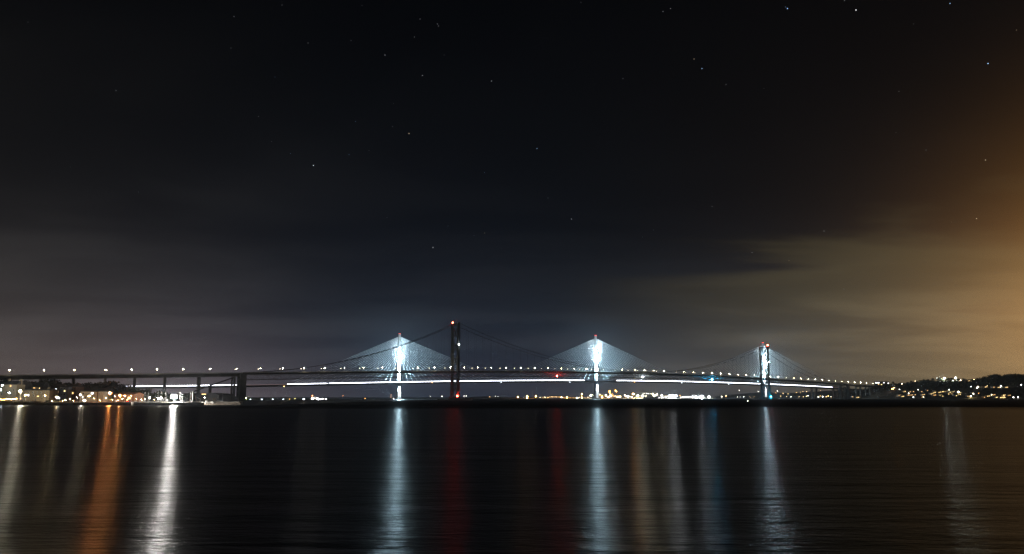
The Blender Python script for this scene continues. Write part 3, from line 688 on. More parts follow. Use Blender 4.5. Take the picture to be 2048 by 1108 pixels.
# ------------------------------------------------------------------ buildings
PANEM = {'lit': WIN_W, 'y': WIN_Y, 'c': WIN_C, 'd': GLASSD}
def gable_roof(mb, x0, x1, y0, y1, ze, zr, front=False, ov=.35):
    if front: 
        xm = (x0+x1)/2; mb.poly([(x0-ov,y0-ov,ze),(x1+ov,y0-ov,ze),(x1+ov,y1+ov,ze),(x0-ov,y1+ov,ze),(xm,y0-ov,zr),(xm,y1+ov,zr)], [(3,2,1,0),(0,1,4),(2,3,5),(1,2,5,4),(3,0,4,5)])
    else:
        ym = (y0+y1)/2; mb.poly([(x0-ov,y0-ov,ze),(x1+ov,y0-ov,ze),(x1+ov,y1+ov,ze),(x0-ov,y1+ov,ze),(x0-ov,ym,zr),(x1+ov,ym,zr)], [(3,2,1,0),(0,1,5,4),(2,3,4,5),(0,4,3),(1,2,5)])
    return mb
def building(name, label, cat, px0, px1, Y, eave, ridge, wall, roof, depth=9, wins=(), chim=(), zbase=None, front=False, group=None, flat=False, door=None):
    x0, x1 = ratio(px0, 785)*Y, ratio(px1, 785)*Y
    zb = town_h((x0+x1)/2, Y) if zbase is None else zbase
    ze, zr = P(px0, eave, Y).z, P(px0, ridge, Y + (0 if front else depth/2)).z
    t = thing(name, label, cat, ((x0+x1)/2, Y + depth/2, zb), group)
    MB().hexa([(x0,Y,zb-1.5),(x1,Y,zb-1.5),(x1,Y+depth,zb-1.5),(x0,Y+depth,zb-1.5)], [(x0,Y,ze),(x1,Y,ze),(x1,Y+depth,ze),(x0,Y+depth,ze)]).build('wall', wall, t)
    if flat: rf = MB().hexa([(x0-.2,Y-.2,ze+.003),(x1+.2,Y-.2,ze+.003),(x1+.2,Y+depth+.2,ze+.003),(x0-.2,Y+depth+.2,ze+.003)], [(x0-.2,Y-.2,zr),(x1+.2,Y-.2,zr),(x1+.2,Y+depth+.2,zr),(x0-.2,Y+depth+.2,zr)])
    else: rf = gable_roof(MB(), x0, x1, Y, Y+depth, ze+.003, zr, front)
    rfo = rf.build('roof', roof, t)
    for cx, ct in chim:
        xc = ratio(cx, 785)*Y; zt = P(cx, ct, Y+depth/2).z
        c = MB().box((xc, Y+depth/2, (zt+ze)/2), (1.5, 1.0, zt-ze)); 
        for q in (-.4, .4): c.tube((xc+q, Y+depth/2, zt), (xc+q, Y+depth/2, zt+.5), .16, n=5)
        c.build('chimney', wall, rfo)
    for w_ in wins:
        cx, cyy, ww, hh, kd = w_; q = P(cx, cyy, Y); sx, sz = ww/F*Y, hh/F*Y
        x, z = q.x, q.z
        fr = MB().box((x, Y-.03, z), (sx+.24, .10, sz+.24)).build('window', WHITEW if kd == 'd' else POLE, t)
        MB().box((x, Y-.09, z), (sx, .05, sz)).build('pane', PANEM[kd], fr)
        MB().box((x, Y-.10, z-sz/2-.16), (sx+.4, .22, .10)).build('sill', STONE, fr)
    if door:
        q = P(door, 800, Y); MB().box((q.x, Y-.05, zb+1.05), (1.0, .12, 2.1)).build('door', DARKW, t)
    return t
building('house', 'pale stone house with two chimneys at the far left edge', 'house', -14, 32.5, 525, 769, 761.5, CREAM, SLATE, 9, [(21.3,771.8,2.4,3.2,'lit'),(4,775,2,3.4,'d'),(13,784,2,3.6,'d'),(22,789,2,3.6,'d'),(4,788,2,3.6,'d'),(28,780,2,3.4,'d')], [(8,758),(32,758.5)])
building('house', 'narrow dark gabled house beside the pale stone house', 'house', 33, 46, 540, 770.5, 762, DARKW, SLATE, 10, [(35.2,771.8,1.2,4.2,'lit'),(41,776,1.8,3,'d')], front=True)
building('inn', 'dark house with a steep roof and a glowing upper window band', 'house', 45, 81, 560, 775.2, 764.5, TIMB, SLATE, 12, [(71,773.9-.4+2.2,9,1.4,'lit'),(79,774+2.4,1.6,1.6,'y'),(50,779,2,3,'d')], [(52,763)])
building('terrace', 'long two-storey stone terrace behind the brightest left lamp', 'house', 47, 99, 518, 780.8, 777, SAND, SLATE, 10, [(66,784.5,1.9,3.2,'d'),(74.5,784.5,1.9,3.2,'d'),(90,783,1.9,3,'d'),(82,785,1.9,3,'d'),(58,785,1.9,3.2,'d'),(67.5,791,1.9,3.4,'d'),(76,792.5,3.6,1.4,'y'),(84,792,1.9,3.4,'d'),(93,792,1.9,3.4,'d'),(57,790.5,2.4,3.4,'c')], [(63,774.5),(88,775)], door=71)
building('villa', 'dark villa with two cool-lit upper windows', 'house', 97, 120, 575, 777, 768.5, TIMB, TILE, 12, [(105.6,780.4-2.4,4,1.5,'c'),(111.3,780.4-2.4,4,1.5,'c'),(107.5,784,2.6,3.6,'lit'),(116.3,783.5,1.1,4.6,'lit'),(101,785,2,3,'d')], [(117,767)])
building('house', 'tall blue-grey gabled house with one yellow window', 'house', 120.5, 134, 556, 774.5, 772.4, BLUEG, SLATE, 9, [(129.3,777,2.6,2.2,'d'),(129.4,782,2.8,2,'y'),(128.6,788.4,3,2.4,'d'),(124,777,2,2.4,'d'),(124,788.4,2,3,'d')], flat=True)
building('flats', 'red-brown flats with balconies beside the blue-grey house', 'building', 134.3, 151, 562, 774, 768.5, BRICKR, TILE, 11, [(136.4,776.4,1.4,3,'c'),(145.6,786.2,2.3,3.6,'lit'),(140,781,2.6,2.6,'d'),(140,787.5,2.6,2.6,'d'),(146,779,2,2.6,'d'),(137.8,794.5,1.6,4,'lit')], [(149,767)])
building('cottage', 'low cottage with a row of five small lit windows behind the flats', 'house', 151.5, 171, 598, 784, 776.5, TIMB, TILE, 9, [(154,786.5,1.8,2,'lit'),(156.9,786.5,1.6,2.4,'lit'),(159.3,786.5,1,1.8,'lit'),(162.4,786.5,1,1.4,'lit'),(165,786.5,.9,1.4,'lit')])
building('hall', 'broad cream waterfront hall lit by an amber wall lamp', 'building', 160.5, 193.2, 512, 783.2, 780.4, CREAM, SLATE, 12, [(166.6,787,2.4,4,'d'),(184.4,786.6,4.6,3.6,'c'),(185,794.2,2,3,'d'),(165.4,794.2,1.5,3.6,'c'),(172,794.5,2,4,'d'),(177,787,1.6,3,'d')], door=169)
building('block', 'cream block standing right of the broad cream hall', 'building', 196.8, 206.3, 512, 783.4, 781.6, CREAM, SLATE, 12, [(199,788,1.4,3,'d')], flat=True)
building('stair_tower', 'narrow dark link with one white-lit slot window', 'building', 193.5, 196.6, 515, 783, 781.8, DARKW, SLATE, 8, [(193.9+.8,786.5,1.2,4,'c')], flat=True)
building('house', 'dark roofed house peering over the two cream buildings', 'house', 180, 214, 556, 784, 776.6, TIMB, SLATE, 12, [(207.5,790,1.6,3,'lit')], [(184,776)])
building('house', 'dark little house left of the big orange street lamp', 'house', 206.8, 216, 520, 788, 784, DARKW, SLATE, 8, [(208,787.5+2,1.6,2.6,'lit'),(213,795,1.4,2.6,'lit')], front=True)
building('marquee', 'wide canvas marquee, its colour tinted like the sodium light', 'marquee', 229, 268, 516, 788.5, 784.8, TENT, TENT, 14, [(258.5,796,5.5,4.5,'y')])
building('kiosk', 'tiny dark kiosk below the brightest left lamp', 'kiosk', 37, 42.5, 498, 794.5, 793.6, DARKW, SLATE, 3, [(43-1.5,797,1.5,3,'lit')], flat=True)
# long curved boat shed
def boat_shed():
    Y, d = 612, 26; x0, x1 = ratio(391.5)*Y, ratio(438.5)*Y; ze = P(400, 790.5, Y).z; zt = P(415, 785.4, Y).z; zb = 1.5
    t = thing('boat_shed', 'long dark boat shed with a shallow curved roof and a lit orange sign', 'shed', ((x0+x1)/2, Y+d/2, zb))
    MB().hexa([(x0,Y,zb),(x1,Y,zb),(x1,Y+d,zb),(x0,Y+d,zb)], [(x0,Y,ze),(x1,Y,ze),(x1,Y+d,ze),(x0,Y+d,ze)]).build('wall', DARKW, t)
    mb = MB(); n = 12
    for i in range(n+1):
        u = i/n; x = x0-.4+(x1-x0+.8)*u; z = ze + (zt-ze)*(1-(2*u-1)**2)**.6 + .03
        mb.v += [(x,Y-.4,ze+.003),(x,Y-.4,z),(x,Y+d+.4,z),(x,Y+d+.4,ze+.003)]
    for i in range(n): mb.f += [(4*i,4*i+4,4*i+5,4*i+1),(4*i+1,4*i+5,4*i+6,4*i+2),(4*i+2,4*i+6,4*i+7,4*i+3)]
    mb.build('roof', SLATE, t)
    q = P(407.5, 788.3, Y-.6); MB().box((q.x, Y-.5, q.z), (4.2, .2, .7)).build('sign', WIN_Y, t)
    for k in range(4):
        x = x0 + (x1-x0)*(.2+.2*k); MB().box((x, Y-.06, zb+2.2), (3.4, .14, 4.0)).build('door', TIMB, t)
boat_shed()

# ------------------------------------------------------------------ lamps on land
FL_P = {}
def lamp(px, py, Y, r, rgb, st, label, ground=None, cat='street lamp', name='street_lamp', group=None, head='ball'):
    q = P(px, py, Y); g = town_h(q.x, Y) if ground is None else ground
    t = thing(name, label, cat, (q.x, Y, g), group)
    MB().tube((q.x, Y+.25, min(g, q.z-.5)), (q.x, Y+.25, q.z+r*.5), .09 if Y < 900 else .16, .07, 5).build('pole', POLE, t)
    if head == 'bank':
        hd = MB()
        for i in range(3):
            for j in range(2): hd.ball((q.x+(i-1)*r*.95, Y-.1, q.z+(j-.5)*r*.95), r*.52)
        hd.build('floodlight_head', emit('floodlight_glow', rgb, st), t)
        MB().box((q.x, Y+.3+r*.3, q.z), (r*3.1, .2, .2)).build('crossbar', POLE, t)
    else:
        if rgb[1] < .9:      # glowing ball added behind the lamp to give its coloured halo
            MB().ball((q.x, Y+r*.8, q.z), r*1.05, .8).build('halo_ball', emit('faint_glow', rgb, 1.7), t); r *= (.42 if Y < 1150 else .55); st *= (5.0 if Y < 1150 else 3.0)
        elif Y < 1150: r *= .62; st *= 2.6
        MB().ball((q.x, Y-.1, q.z), r, .85).build('lantern', emit('lantern_glow' if st*r*r/(Y*Y) > 5e-5 or Y < 700 and st >= 40 else 'faint_glow', rgb, st if st*r*r/(Y*Y) > 5e-5 or Y < 700 else min(st, 16)), t)
    return t
G1 = 'lamps of the harbour town'
TOWN = [(5,770.4,515,.85,COOL,60,'upper white lamp at the far left edge'),(1.2,779.4,505,.85,COOL,60,'lower white lamp at the far left edge'),(18.8,785.9,505,.75,COOL,60,'small bluish lamp in front of the pale stone house'),
 (41,782.3,486,1.3,(1,.92,.70),620,'brightest white street lamp in front of the stone terrace'),(51.3,790,490,1.05,(1,.66,.26),90,'amber lamp at the foot of the stone terrace'),(90,791,512,.75,(1,.62,.25),60,'amber wall lamp at the right end of the stone terrace'),
 (100.3,783.2,530,.7,(1,.58,.2),60,'orange lamp in front of the dark villa'),(113.2,794,498,1.05,(1,.72,.34),260,'bright cream lamp beside the parked cars'),(118.5,796,498,.6,COOL,60,'small bluish lamp right of the bright cream lamp'),
 (160.6,789.6,492,.8,(1,.86,.66),160,'white lamp on a thin pole left of the cream hall'),(178.6,792,500,1.0,(1,.68,.28),190,'bright amber lamp on the front of the cream hall'),(168,801,488,1.25,(1,.84,.6),60,'dazzling low lamp on the quay below the cream hall'),
 (220,786.5,500,1.35,(1,.34,.10),700,'largest orange street lamp, standing between cream block and marquee'),(240,791.3,500,1.25,(1,.36,.10),560,'left one of the twin orange lamps before the marquee'),(249.4,791.4,500,.85,(1,.50,.18),110,'right one of the twin orange lamps before the marquee'),
 (262.5,791.4,506,.5,AMBER,60,'small amber lamp at the right end of the marquee'),(268,791.4,530,.4,COOL,40,'tiny white lamp under the lit leafy trees'),
 (51.3,765,600,.45,COOL,18,'tiny white lamp above the dark gabled house'),(61,777.5,550,.4,(.75,1,.7),30,'tiny greenish lamp before the steep-roofed house'),(126,769.6,620,.35,WHITE,16,'tiny faint lamp above the blue-grey house'),
 (230,792.6,506,.4,(1,.8,.7),40,'small pinkish lamp under the largest orange lamp'),(410.2,795,600,.6,WHITE,50,'white lamp on the front of the long boat shed'),(459.5,792,760,.35,WHITE,25,'tiny white lamp left of the dark side pier'),(457,799.3,700,.35,WHITE,30,'tiny low lamp at the foot of the dark side pier'),
 (299.2,795.4,500,.95,(1,.93,.7),70,'cream harbour lamp among the yacht masts'),(317.5,796.5,495,1.15,(1,.97,.82),45,'left of the paired bright harbour lamps'),(322,795.8,497,1.15,(1,.97,.82),45,'right of the paired bright harbour lamps')]
for px, py, Y, r, c, st, lb in TOWN: lamp(px, py, Y, r, c, st, lb, None, 'street lamp', 'street_lamp', G1)
for i, (px, py) in enumerate(((104,802.3),(125,801.5),(131,800),(140,798),(147,801.3),(154,795),(188,797),(200,800.5),(212,796),(225,799.5),(236,800.5),(245,797.5),(255,799.5),(273,798),(283,799.8),(289.5,798),(308,799),(334,800))):  # extra lamps added to strengthen the waterfront glow
    lamp(px, py, 486, .42, ((1,.66,.28),(1,.5,.18),(1,.78,.45))[i % 3], 24, 'small added warm quayside light at the harbour, %s from the left' % nth(i+1), 2.3, 'lamp', 'added_quay_lamp', 'small added lights along the quay')
lamp(348, 793.2, 484, 1.5, (1,.96,.90), 2000, 'dazzling floodlight on the harbour pier, brightest light of the whole view', 2.2, 'floodlight', 'floodlight_mast', None, 'bank')
def festoon():
    q0 = P(-8, 797, 492); t = thing('string_lights', 'string of glowing amber bulbs along the bank at the far left', 'string lights', (q0.x, 492, 3.5))
    prev = None
    for i in range(17):
        px = -10 + i*2.7; py = 798.6 - .9*math.sin(i*.8) - (1.2 if i > 12 else 0); q = P(px, py, 492)
        MB().ball(q, .42).build('bulb', emit('bulb_glow', (1,.60,.16), 22), t)
        if prev is not None: MB().tube(prev, q, .03, n=4).build('cable', RUBBER, t)
        prev = q
    for px in (-10, 12, 33): 
        q = P(px, 797, 492.3); MB().tube((q.x,492.3,3), (q.x,492.3,q.z+.5), .06, n=5).build('pole', POLE, t)
festoon()

# ------------------------------------------------------------------ shore edge: bank, sea wall, harbour wall, jetty
def bank_pt(i, j):
    px = -80 + i*3.2; Y = 466 + j*1.8
    up = lerp_tab([(-80,1),(40,1),(70,.9),(100,.35),(130,.12)], px)
    t = min(1, j/7); z = -1 + (1 + 2.5*up + 1.0)*t**.7
    X = ratio(px)*Y
    return (X, Y + 1.5*mn.noise(Vector((X*.2, j, 1))), z + .7*mn.noise(Vector((X*.35, Y*.35, 0)))*min(1, j/2) if j < 11 else -2)
grid_mesh('bank', 66, 12, bank_pt, ROCK, kind='structure', label='rough brown rock bank at the far left waterline')
rnd = random.Random(9); gr = MB()
for k in range(2600):
    px = rnd.uniform(-30, 104); Y = rnd.uniform(468, 484); X = ratio(px)*Y
    z = lerp_tab([(-80,1),(40,1),(70,.9),(100,.35)], px)*2.9*min(1, (Y-466)/13)**.7 + .2; h = rnd.uniform(.4, 1.3); a = rnd.uniform(-.4,.4)
    gr.poly([(X-.12,Y,z-.3),(X+.12,Y,z-.3),(X+a+.05,Y+rnd.uniform(-.3,.3),z+h),(X+a-.05,Y,z+h)], [(0,1,2,3)])
gr.build('grass', mat('dry_bank_grass', (.15,.12,.06), .9, .4, .3), None, kind='stuff', label='dry grass on the rock bank at the far left')
def wall_run(name, label, cat, px0, px1, Y, top_py, m, depth, cope=True, posts=0, group=None):
    x0, x1 = ratio(px0, 805)*Y, ratio(px1, 805)*Y; zt = P(px0, top_py, Y).z
    t = thing(name, label, cat, ((x0+x1)/2, Y, 0), group)
    n = max(2, int((x1-x0)/6))
    for i in range(n):
        a, b = x0+(x1-x0)*i/n, x0+(x1-x0)*(i+1)/n; j = .06*((i*7) % 3)
        MB().hexa([(a+.04,Y-j-.5,-1.5),(b-.04,Y-j-.5,-1.5),(b-.04,Y+depth,-1.5),(a+.04,Y+depth,-1.5)], [(a+.04,Y-j,zt-.35),(b-.04,Y-j,zt-.35),(b-.04,Y+depth,zt-.35),(a+.04,Y+depth,zt-.35)]).build('wall_block', m, t)
    if cope: MB().box(((x0+x1)/2, Y+depth/2-.1, zt-.17), (x1-x0, depth+.5, .33)).build('coping', CONC, t)
    for i in range(posts):
        x = x0 + (x1-x0)*(i+.5)/posts; MB().tube((x, Y+.5, zt), (x, Y+.5, zt+1.1), .045, n=4).build('railing_post', POLE, t)
    if posts:
        for z in (.55, 1.08): MB().tube((x0, Y+.5, zt+z), (x1, Y+.5, zt+z), .03, n=4).build('rail', POLE, t)
    return t
wall_run('sea_wall', 'dark masonry sea wall with a lit top below the cream hall', 'wall', 96, 263, 470, 804.9, STONE, 3, True, 0)
wall_run('harbour_wall', 'dark harbour pier wall carrying the dazzling floodlight', 'wall', 263, 401, 476, 804.9, STONE, 6, True, 46)
wall_run('jetty', 'low dark jetty at the foot of the big side pier', 'jetty', 431, 479, 556, 803.6, TIMB, 9, True, 0)
wall_run('breakwater', 'long low breakwater in front of the marina masts', 'breakwater', 479, 792, 1180, 798.6, ROCK, 6, False, 0)
rnd = random.Random(3)
BLD = [(405,804.6),(409,805.5),(413.5,804),(417,806),(421.5,804.3),(426,805.2),(411.5,806.5)]
BLN = ['pale boulder touching the harbour wall end','second pale boulder from the harbour wall','tall pale boulder in the middle of the heap','low pale boulder near the waterline','pale boulder right of the heap middle','rightmost pale boulder beside the jetty','lowest pale boulder, half in the water']
for (px, py), lb in zip(BLD, BLN):
    Y = 505; q = P(px, py, Y); R = rnd.uniform(.9, 1.4)
    m_ = MB().ball(q, R, .75); m_.v = [tuple(Vector(v)+Vector((rnd.uniform(-.25,.25), rnd.uniform(-.25,.25), rnd.uniform(-.2,.2)))) for v in m_.v]
    m_.v = [(v[0], v[1], v[2]) for v in m_.v]
    m_.build('boulder', mat('pale_boulder', (.42,.40,.36), .9, .3, .8), None, label=lb, cat='boulder', group='boulders beside the harbour wall')
def spit_pt(i, j): 
    px = 398 + i*3; Y = 498 + j*6; return (ratio(px)*Y, Y, -1 if j == 0 else 1.2+.4*mn.noise(Vector((i*.5, j, 0))))
grid_mesh('shore', 29, 5, spit_pt, ROCK, kind='structure', label='low rocky shore between harbour wall and jetty')

# ------------------------------------------------------------------ yachts
def yacht(px, top, Y, label, group, L=8.5, rot=0.0, zw=0.0, bright=MASTM):
    q = P(px, top, Y); t = thing('yacht', label, 'yacht', (q.x, Y, zw), group); c, s_ = math.cos(rot), math.sin(rot)
    def T(x, y, z): return (q.x + x*c - y*s_, Y + x*s_ + y*c, zw + z)
    prof = [(-.5,.28),(-.25,.5),(.1,.5),(.35,.3),(.5,.02)]; mb = MB(); n = len(prof)
    for sg in (-1, 1):
        for u, w_ in prof: mb.v += [T(u*L, sg*w_*L*.3, 1.1+.25*max(0,u)), T(u*L*.9, sg*w_*L*.16, -.3)]
    for i in range(n-1):
        a = 2*i; mb.f += [(a, a+2, a+3, a+1), (a+2*n, a+1+2*n, a+3+2*n, a+2+2*n), (a, a+2*n, a+2+2*n, a+2)]
    mb.f += [(0,1,1+2*n,2*n)]
    mb.build('hull', HULLW, t)
    MB().hexa([T(-.15*L,-.7,1.1),(T(.2*L,-.5,1.15)),(T(.2*L,.5,1.15)),T(-.15*L,.7,1.1)], [T(-.12*L,-.6,1.7),T(.14*L,-.4,1.6),T(.14*L,.4,1.6),T(-.12*L,.6,1.7)]).build('cabin', HULLW, t)
    H = q.z - zw; mr = .10 if Y < 800 else .17
    MB().tube(T(.08*L,0,1.0), T(.08*L,0,H), mr, mr*.6, 5).build('mast', bright, t)
    MB().tube(T(.08*L,0,2.3), T(-.35*L,0,2.4), .12, .1, 5).build('boom', bright, t)
    st = MB().tube(T(.08*L,0,H-.3), T(.49*L,0,1.3), .02, n=3); st.tube(T(.08*L,0,H-.3), T(-.49*L,0,1.2), .02, n=3); st.build('stay', POLE, t)
HY = [(271.5,786.5),(281,787),(288.7,783),(298,782.8),(315.2,782.6),(323.7,783.2),(331.5,781.5),(359.3,782.6),(364.5,787),(380.3,782.4)]
HYL = ['yacht with the leftmost mast inside the harbour','yacht with the second mast from the left inside the harbour','yacht with a tall mast left of the cream harbour lamp','yacht whose mast stands at the cream harbour lamp','yacht just left of the paired harbour lamps','yacht at the paired bright harbour lamps','tall-masted yacht left of the dazzling floodlight','yacht just right of the dazzling floodlight','short-masted yacht right of the dazzling floodlight','yacht with a bare mast beside the thick lit mast']
for k, ((px, py), lb) in enumerate(zip(HY, HYL)): yacht(px, py, 492 + (k*5) % 11, lb, 'yachts in the harbour', 7.5, .5 + (k*1.3) % 2.2, .8)
yacht(444.3, 773, 575, 'yacht with a tall lone mast behind the jetty', 'yachts in the harbour', 11, .2, .6)
MY = [(489,790),(494,789),(497.5,787),(501,785.5),(506.5,788.5),(510,790),(513.5,787.2),(519.3,785.6),(524,790),(527.5,788),(535.5,790.5),(541.5,786.4),(545,789),(550,791),(555.3,786),(561,790),(567,788),(574,791),(580,789),(588.5,788.5),(595,791.5)]
for k, (px, py) in enumerate(MY): yacht(px, py, 1235 + (k*17) % 40, 'moored yacht beyond the breakwater, its mast %s from the left' % nth(k+1), 'yachts moored in the marina', 9, .3+(k*.9) % 2, 0)
# boat with a thick lit mast
def mast_boat():
    Y = 484; q = P(386.6, 781.2, Y); z0 = 2.15; t = thing('lit_mast', 'thick white floodlit mast with slanting stays on the harbour pier', 'mast', (q.x, Y, z0))
    MB().tube((q.x, Y, z0), (q.x, Y, q.z), .5, .42, 10).build('mast', WHITEW, t)
    for px in (377.5, 394.5):
        b = P(px, 802.5, Y); MB().tube((q.x, Y, q.z-.6), (b.x, Y, z0+.1), .14, .14, 5).build('stay', mat('rusty_stay', (.45,.25,.12), .7, .2, 1), t)
    a, b = P(374.5, 803, Y), P(399, 803, Y)
    MB().box(((a.x+b.x)/2, Y+.2, z0+.45), (b.x-a.x, 2.2, .8)).build('plinth', CREAM, t)
    d = thing('davit', 'small white boat davit right of the thick lit mast', 'davit', P(400.3, 803, Y))
    MB().tube(P(400.4, 803.5, Y), P(400.4, 797.5, Y), .13, n=5).build('post', WHITEW, d)
    MB().tube(P(400.4, 797.6, Y), P(393, 794.8, Y), .12, .08, 5).build('jib', WHITEW, d)
mast_boat()

# ------------------------------------------------------------------ cars and quay furniture
def car(px, Y, z, label, paint, rot=0.0, tail=False):
    x = ratio(px, 802)*Y; t = thing('parked_car', label, 'car', (x, Y, z), 'cars parked on the quay'); c, s_ = math.cos(rot), math.sin(rot)
    def T(a, b, h): return Vector((x + a*c - b*s_, Y + a*s_ + b*c, z + h))
    prof = [(-2.1,.35),(-2.15,.75),(-1.9,.95),(.9,.98),(1.9,.82),(2.15,.6),(2.1,.35)]
    mb = MB(); n = len(prof); mb.v = [tuple(T(a, -.85, h)) for a, h in prof] + [tuple(T(a, .85, h)) for a, h in prof]
    mb.f = [(i,(i+1)%n,(i+1)%n+n,i+n) for i in range(n)] + [tuple(range(n))[::-1], tuple(range(n,2*n))]; mb.build('body', paint, t)
    mb = MB(); mb.hexa([T(-1.7,-.8,.955),T(.95,-.8,.985),T(.95,.8,.985),T(-1.7,.8,.955)], [T(-1.3,-.65,1.45),T(.3,-.65,1.45),T(.3,.65,1.45),T(-1.3,.65,1.45)]); mb.build('cabin', GLASSD, t)
    for a in (-1.3, 1.3):
        for b in (-.86, .86):
            MB().tube(T(a, b-.1, .32), T(a, b+.1, .32), .32, n=10).build('wheel', RUBBER, t)
    if tail:
        for b in (-.6, .6): MB().box(T(-2.16, b, .75), (.08, .3, .14), (c, s_)).build('tail_light', emit('tail_glow', RED, 30), t)
car(97, 487, 2.4, 'small dark car parked leftmost below the villa', mat('dark_car_paint', (.04,.045,.06), .3, .05, 1), .2)
car(105.5, 487, 2.4, 'silver car parked second from left, below the villa', mat('silver_car_paint', (.45,.46,.47), .3, .05, 1), 0)
car(115.5, 487, 2.4, 'pale yellow car parked under the bright cream lamp', mat('pale_car_paint', (.6,.5,.2), .3, .05, 1), .1)
car(136, 490, 2.4, 'dark car parked below the red-brown flats', mat('black_car_paint', (.03,.03,.03), .3, .05, 1), 0)
car(258.5, 484, 2.4, 'dark car with red tail lights parked before the marquee', mat('dark_red_paint', (.12,.02,.02), .3, .05, 1), 1.57, True)
def parasol(px, Y, label):
    q = P(px, 797.2, Y); z = town_h(q.x, Y); t = thing('parasol', label, 'parasol', (q.x, Y, z))
    MB().tube((q.x,Y,z), (q.x,Y,z+2.6), .05, n=5).build('pole', POLE, t)
    mb = MB(); mb.poly([(q.x+1.6*math.cos(a), Y+1.6*math.sin(a), z+2.1) for a in [i*PI/4 for i in range(8)]]+[(q.x,Y,z+2.75)], [(i,(i+1)%8,8) for i in range(8)]); mb.build('canopy', mat('green_parasol', (.25,.32,.10), .8, .1, 1), t)
parasol(217.5, 494, 'yellow-green parasol under the largest orange lamp'); 
q = P(231.5, 802, 492); tb = MB().tube((q.x,492,2.4), (q.x,492,3.9), .75, 1.0, 12).build('planter', WHITEW, None, label='white round planter tub below the twin orange lamps', cat='planter')

# ------------------------------------------------------------------ small lights beyond the breakwater
MARINA = [(491.8,796.2,(.85,1,.25),1.5,55,'yellow-green lamp right of the big side pier'),(500.8,799,COOL,1.0,55,'first bluish lamp along the breakwater'),(523.5,799,COOL,1.1,55,'second bluish lamp along the breakwater'),(545.6,799,COOL,1.1,55,'third bluish lamp along the breakwater'),
 (554.5,799.4,WHITE,.6,40,'small white light right of the third bluish lamp'),(566.8,799,COOL,1.1,55,'fourth bluish lamp along the breakwater'),(579,798.2,AMBER,.8,40,'orange lamp right of the fourth bluish lamp'),(590,797.2,(1,.8,.3),.8,40,'yellow lamp at the marina end'),(607.5,798.8,COOL,1.2,60,'lone bluish lamp left of the bright vessel'),
 (686,791.6,(1,.35,.1),.7,22,'faint orange light half way to the left mast'),(730.2,796.8,(1,.42,.1),1.1,50,'orange light in open water left of the left mast'),(782,790,(1,.5,.3),.6,14,'upper faint orange light beside the left mast'),(782,793.8,(1,.5,.3),.6,14,'lower faint orange light beside the left mast'),(787,797.4,WHITE,.7,25,'small white light at the foot of the left mast')]
for px, py, c, r, st, lb in MARINA: lamp(px, py, 1200, r, c, st, lb, 0, 'lamp', 'harbour_lamp', 'lamps along the breakwater')
def vessel():
    Y = 1215; q = P(637, 798, Y); t = thing('work_boat', 'brightly lit work boat beyond the breakwater, left of the left mast', 'boat', (q.x, Y, 0))
    mb = MB(); L = 34; mb.hexa([(q.x-L/2+2,Y-3,-1),(q.x+L/2-4,Y-3,-1),(q.x+L/2-4,Y+3,-1),(q.x-L/2+2,Y+3,-1)], [(q.x-L/2,Y-4,2.6),(q.x+L/2,Y-2,3.2),(q.x+L/2,Y+2,3.2),(q.x-L/2,Y+4,2.6)]); mb.build('hull', HULLW, t)
    MB().box((q.x-9,Y,4.6), (10,6,4)).build('deckhouse', WHITEW, t)
    MB().tube((q.x-10.5,Y,6.5), (q.x-10.5,Y,10), .2, n=5).build('mast', POLE, t)
    for px, py, r, c, st in ((636,798.4,1.9,WHITE,90),(624.7,791.2,.7,(1,.3,.08),30),(624,797.6,1.0,WHITE,25),(626.5,798,.9,WHITE,20),(641,798.4,.9,WHITE,20),(645,797.6,.8,WHITE,25),(652,798.6,1.1,WHITE,35)):
        MB().ball(P(px,py,Y-4.5), r).build('deck_light', emit('deck_light_glow_white', c, st), t)
vessel()
# far shore: promenade dots
rnd = random.Random(12); FARL = []
for px in np.arange(805, 906, 4.6): FARL.append((float(px), 797.2+rnd.uniform(-.3,.2), WHITE if px < 868 else rnd.choice([WARM,AMBER,(1,.3,.15)]), .9 if px < 868 else 1.3, 16 if px < 868 else 22))
FARL += [(861,792.6,WHITE,.8,14),(884,792.8,WHITE,1.2,18),(878,796.8,(1,.4,.3),1.6,40),(890,796.9,WARM,1.5,26),(896,797,(1,.35,.2),1.4,24)]
for px in np.arange(919, 950, 4.4): FARL.append((float(px), 796.6+rnd.uniform(-.4,.3), rnd.choice([WHITE,WARM]), 1.1, 18))
FARL += [(928,791.8,WHITE,1.1,16),(932.5,791.6,WHITE,1.1,20),(930,797,WHITE,1.2,24)]
for px in np.arange(964, 1012, 3.9): FARL.append((float(px), 796.8+rnd.uniform(-.4,.2), rnd.choice([WHITE,WARM,WHITE]), .9, 14))
FARL += [(979.5,793.6,WARM,1.5,26),(990.8,792.2,WHITE,.9,14),(996,793,WHITE,.8,12),(1002,797,WHITE,1.5,26)]
for px in list(np.arange(1044, 1052, 2.6)) + list(np.arange(1100, 1120, 2.4)) + list(np.arange(1140, 1150, 2.5)): FARL.append((float(px), 795.6+rnd.uniform(-.9,.6), rnd.choice([WHITE,WARM,AMBER]), 1.0, 12))
FARL.sort(key=lambda a: a[0])
for i, (px, py, c, r, st) in enumerate(FARL):
    lamp(px, py, 2850, r*1.25, c, st, '%s light on the low far shore, %s from the left' % ({WHITE:'tiny white',WARM:'tiny warm',AMBER:'small orange'}.get(c, 'small red-orange'), nth(i+1)), 1.5, 'lamp', 'shore_lamp', 'lights along the low far shore')
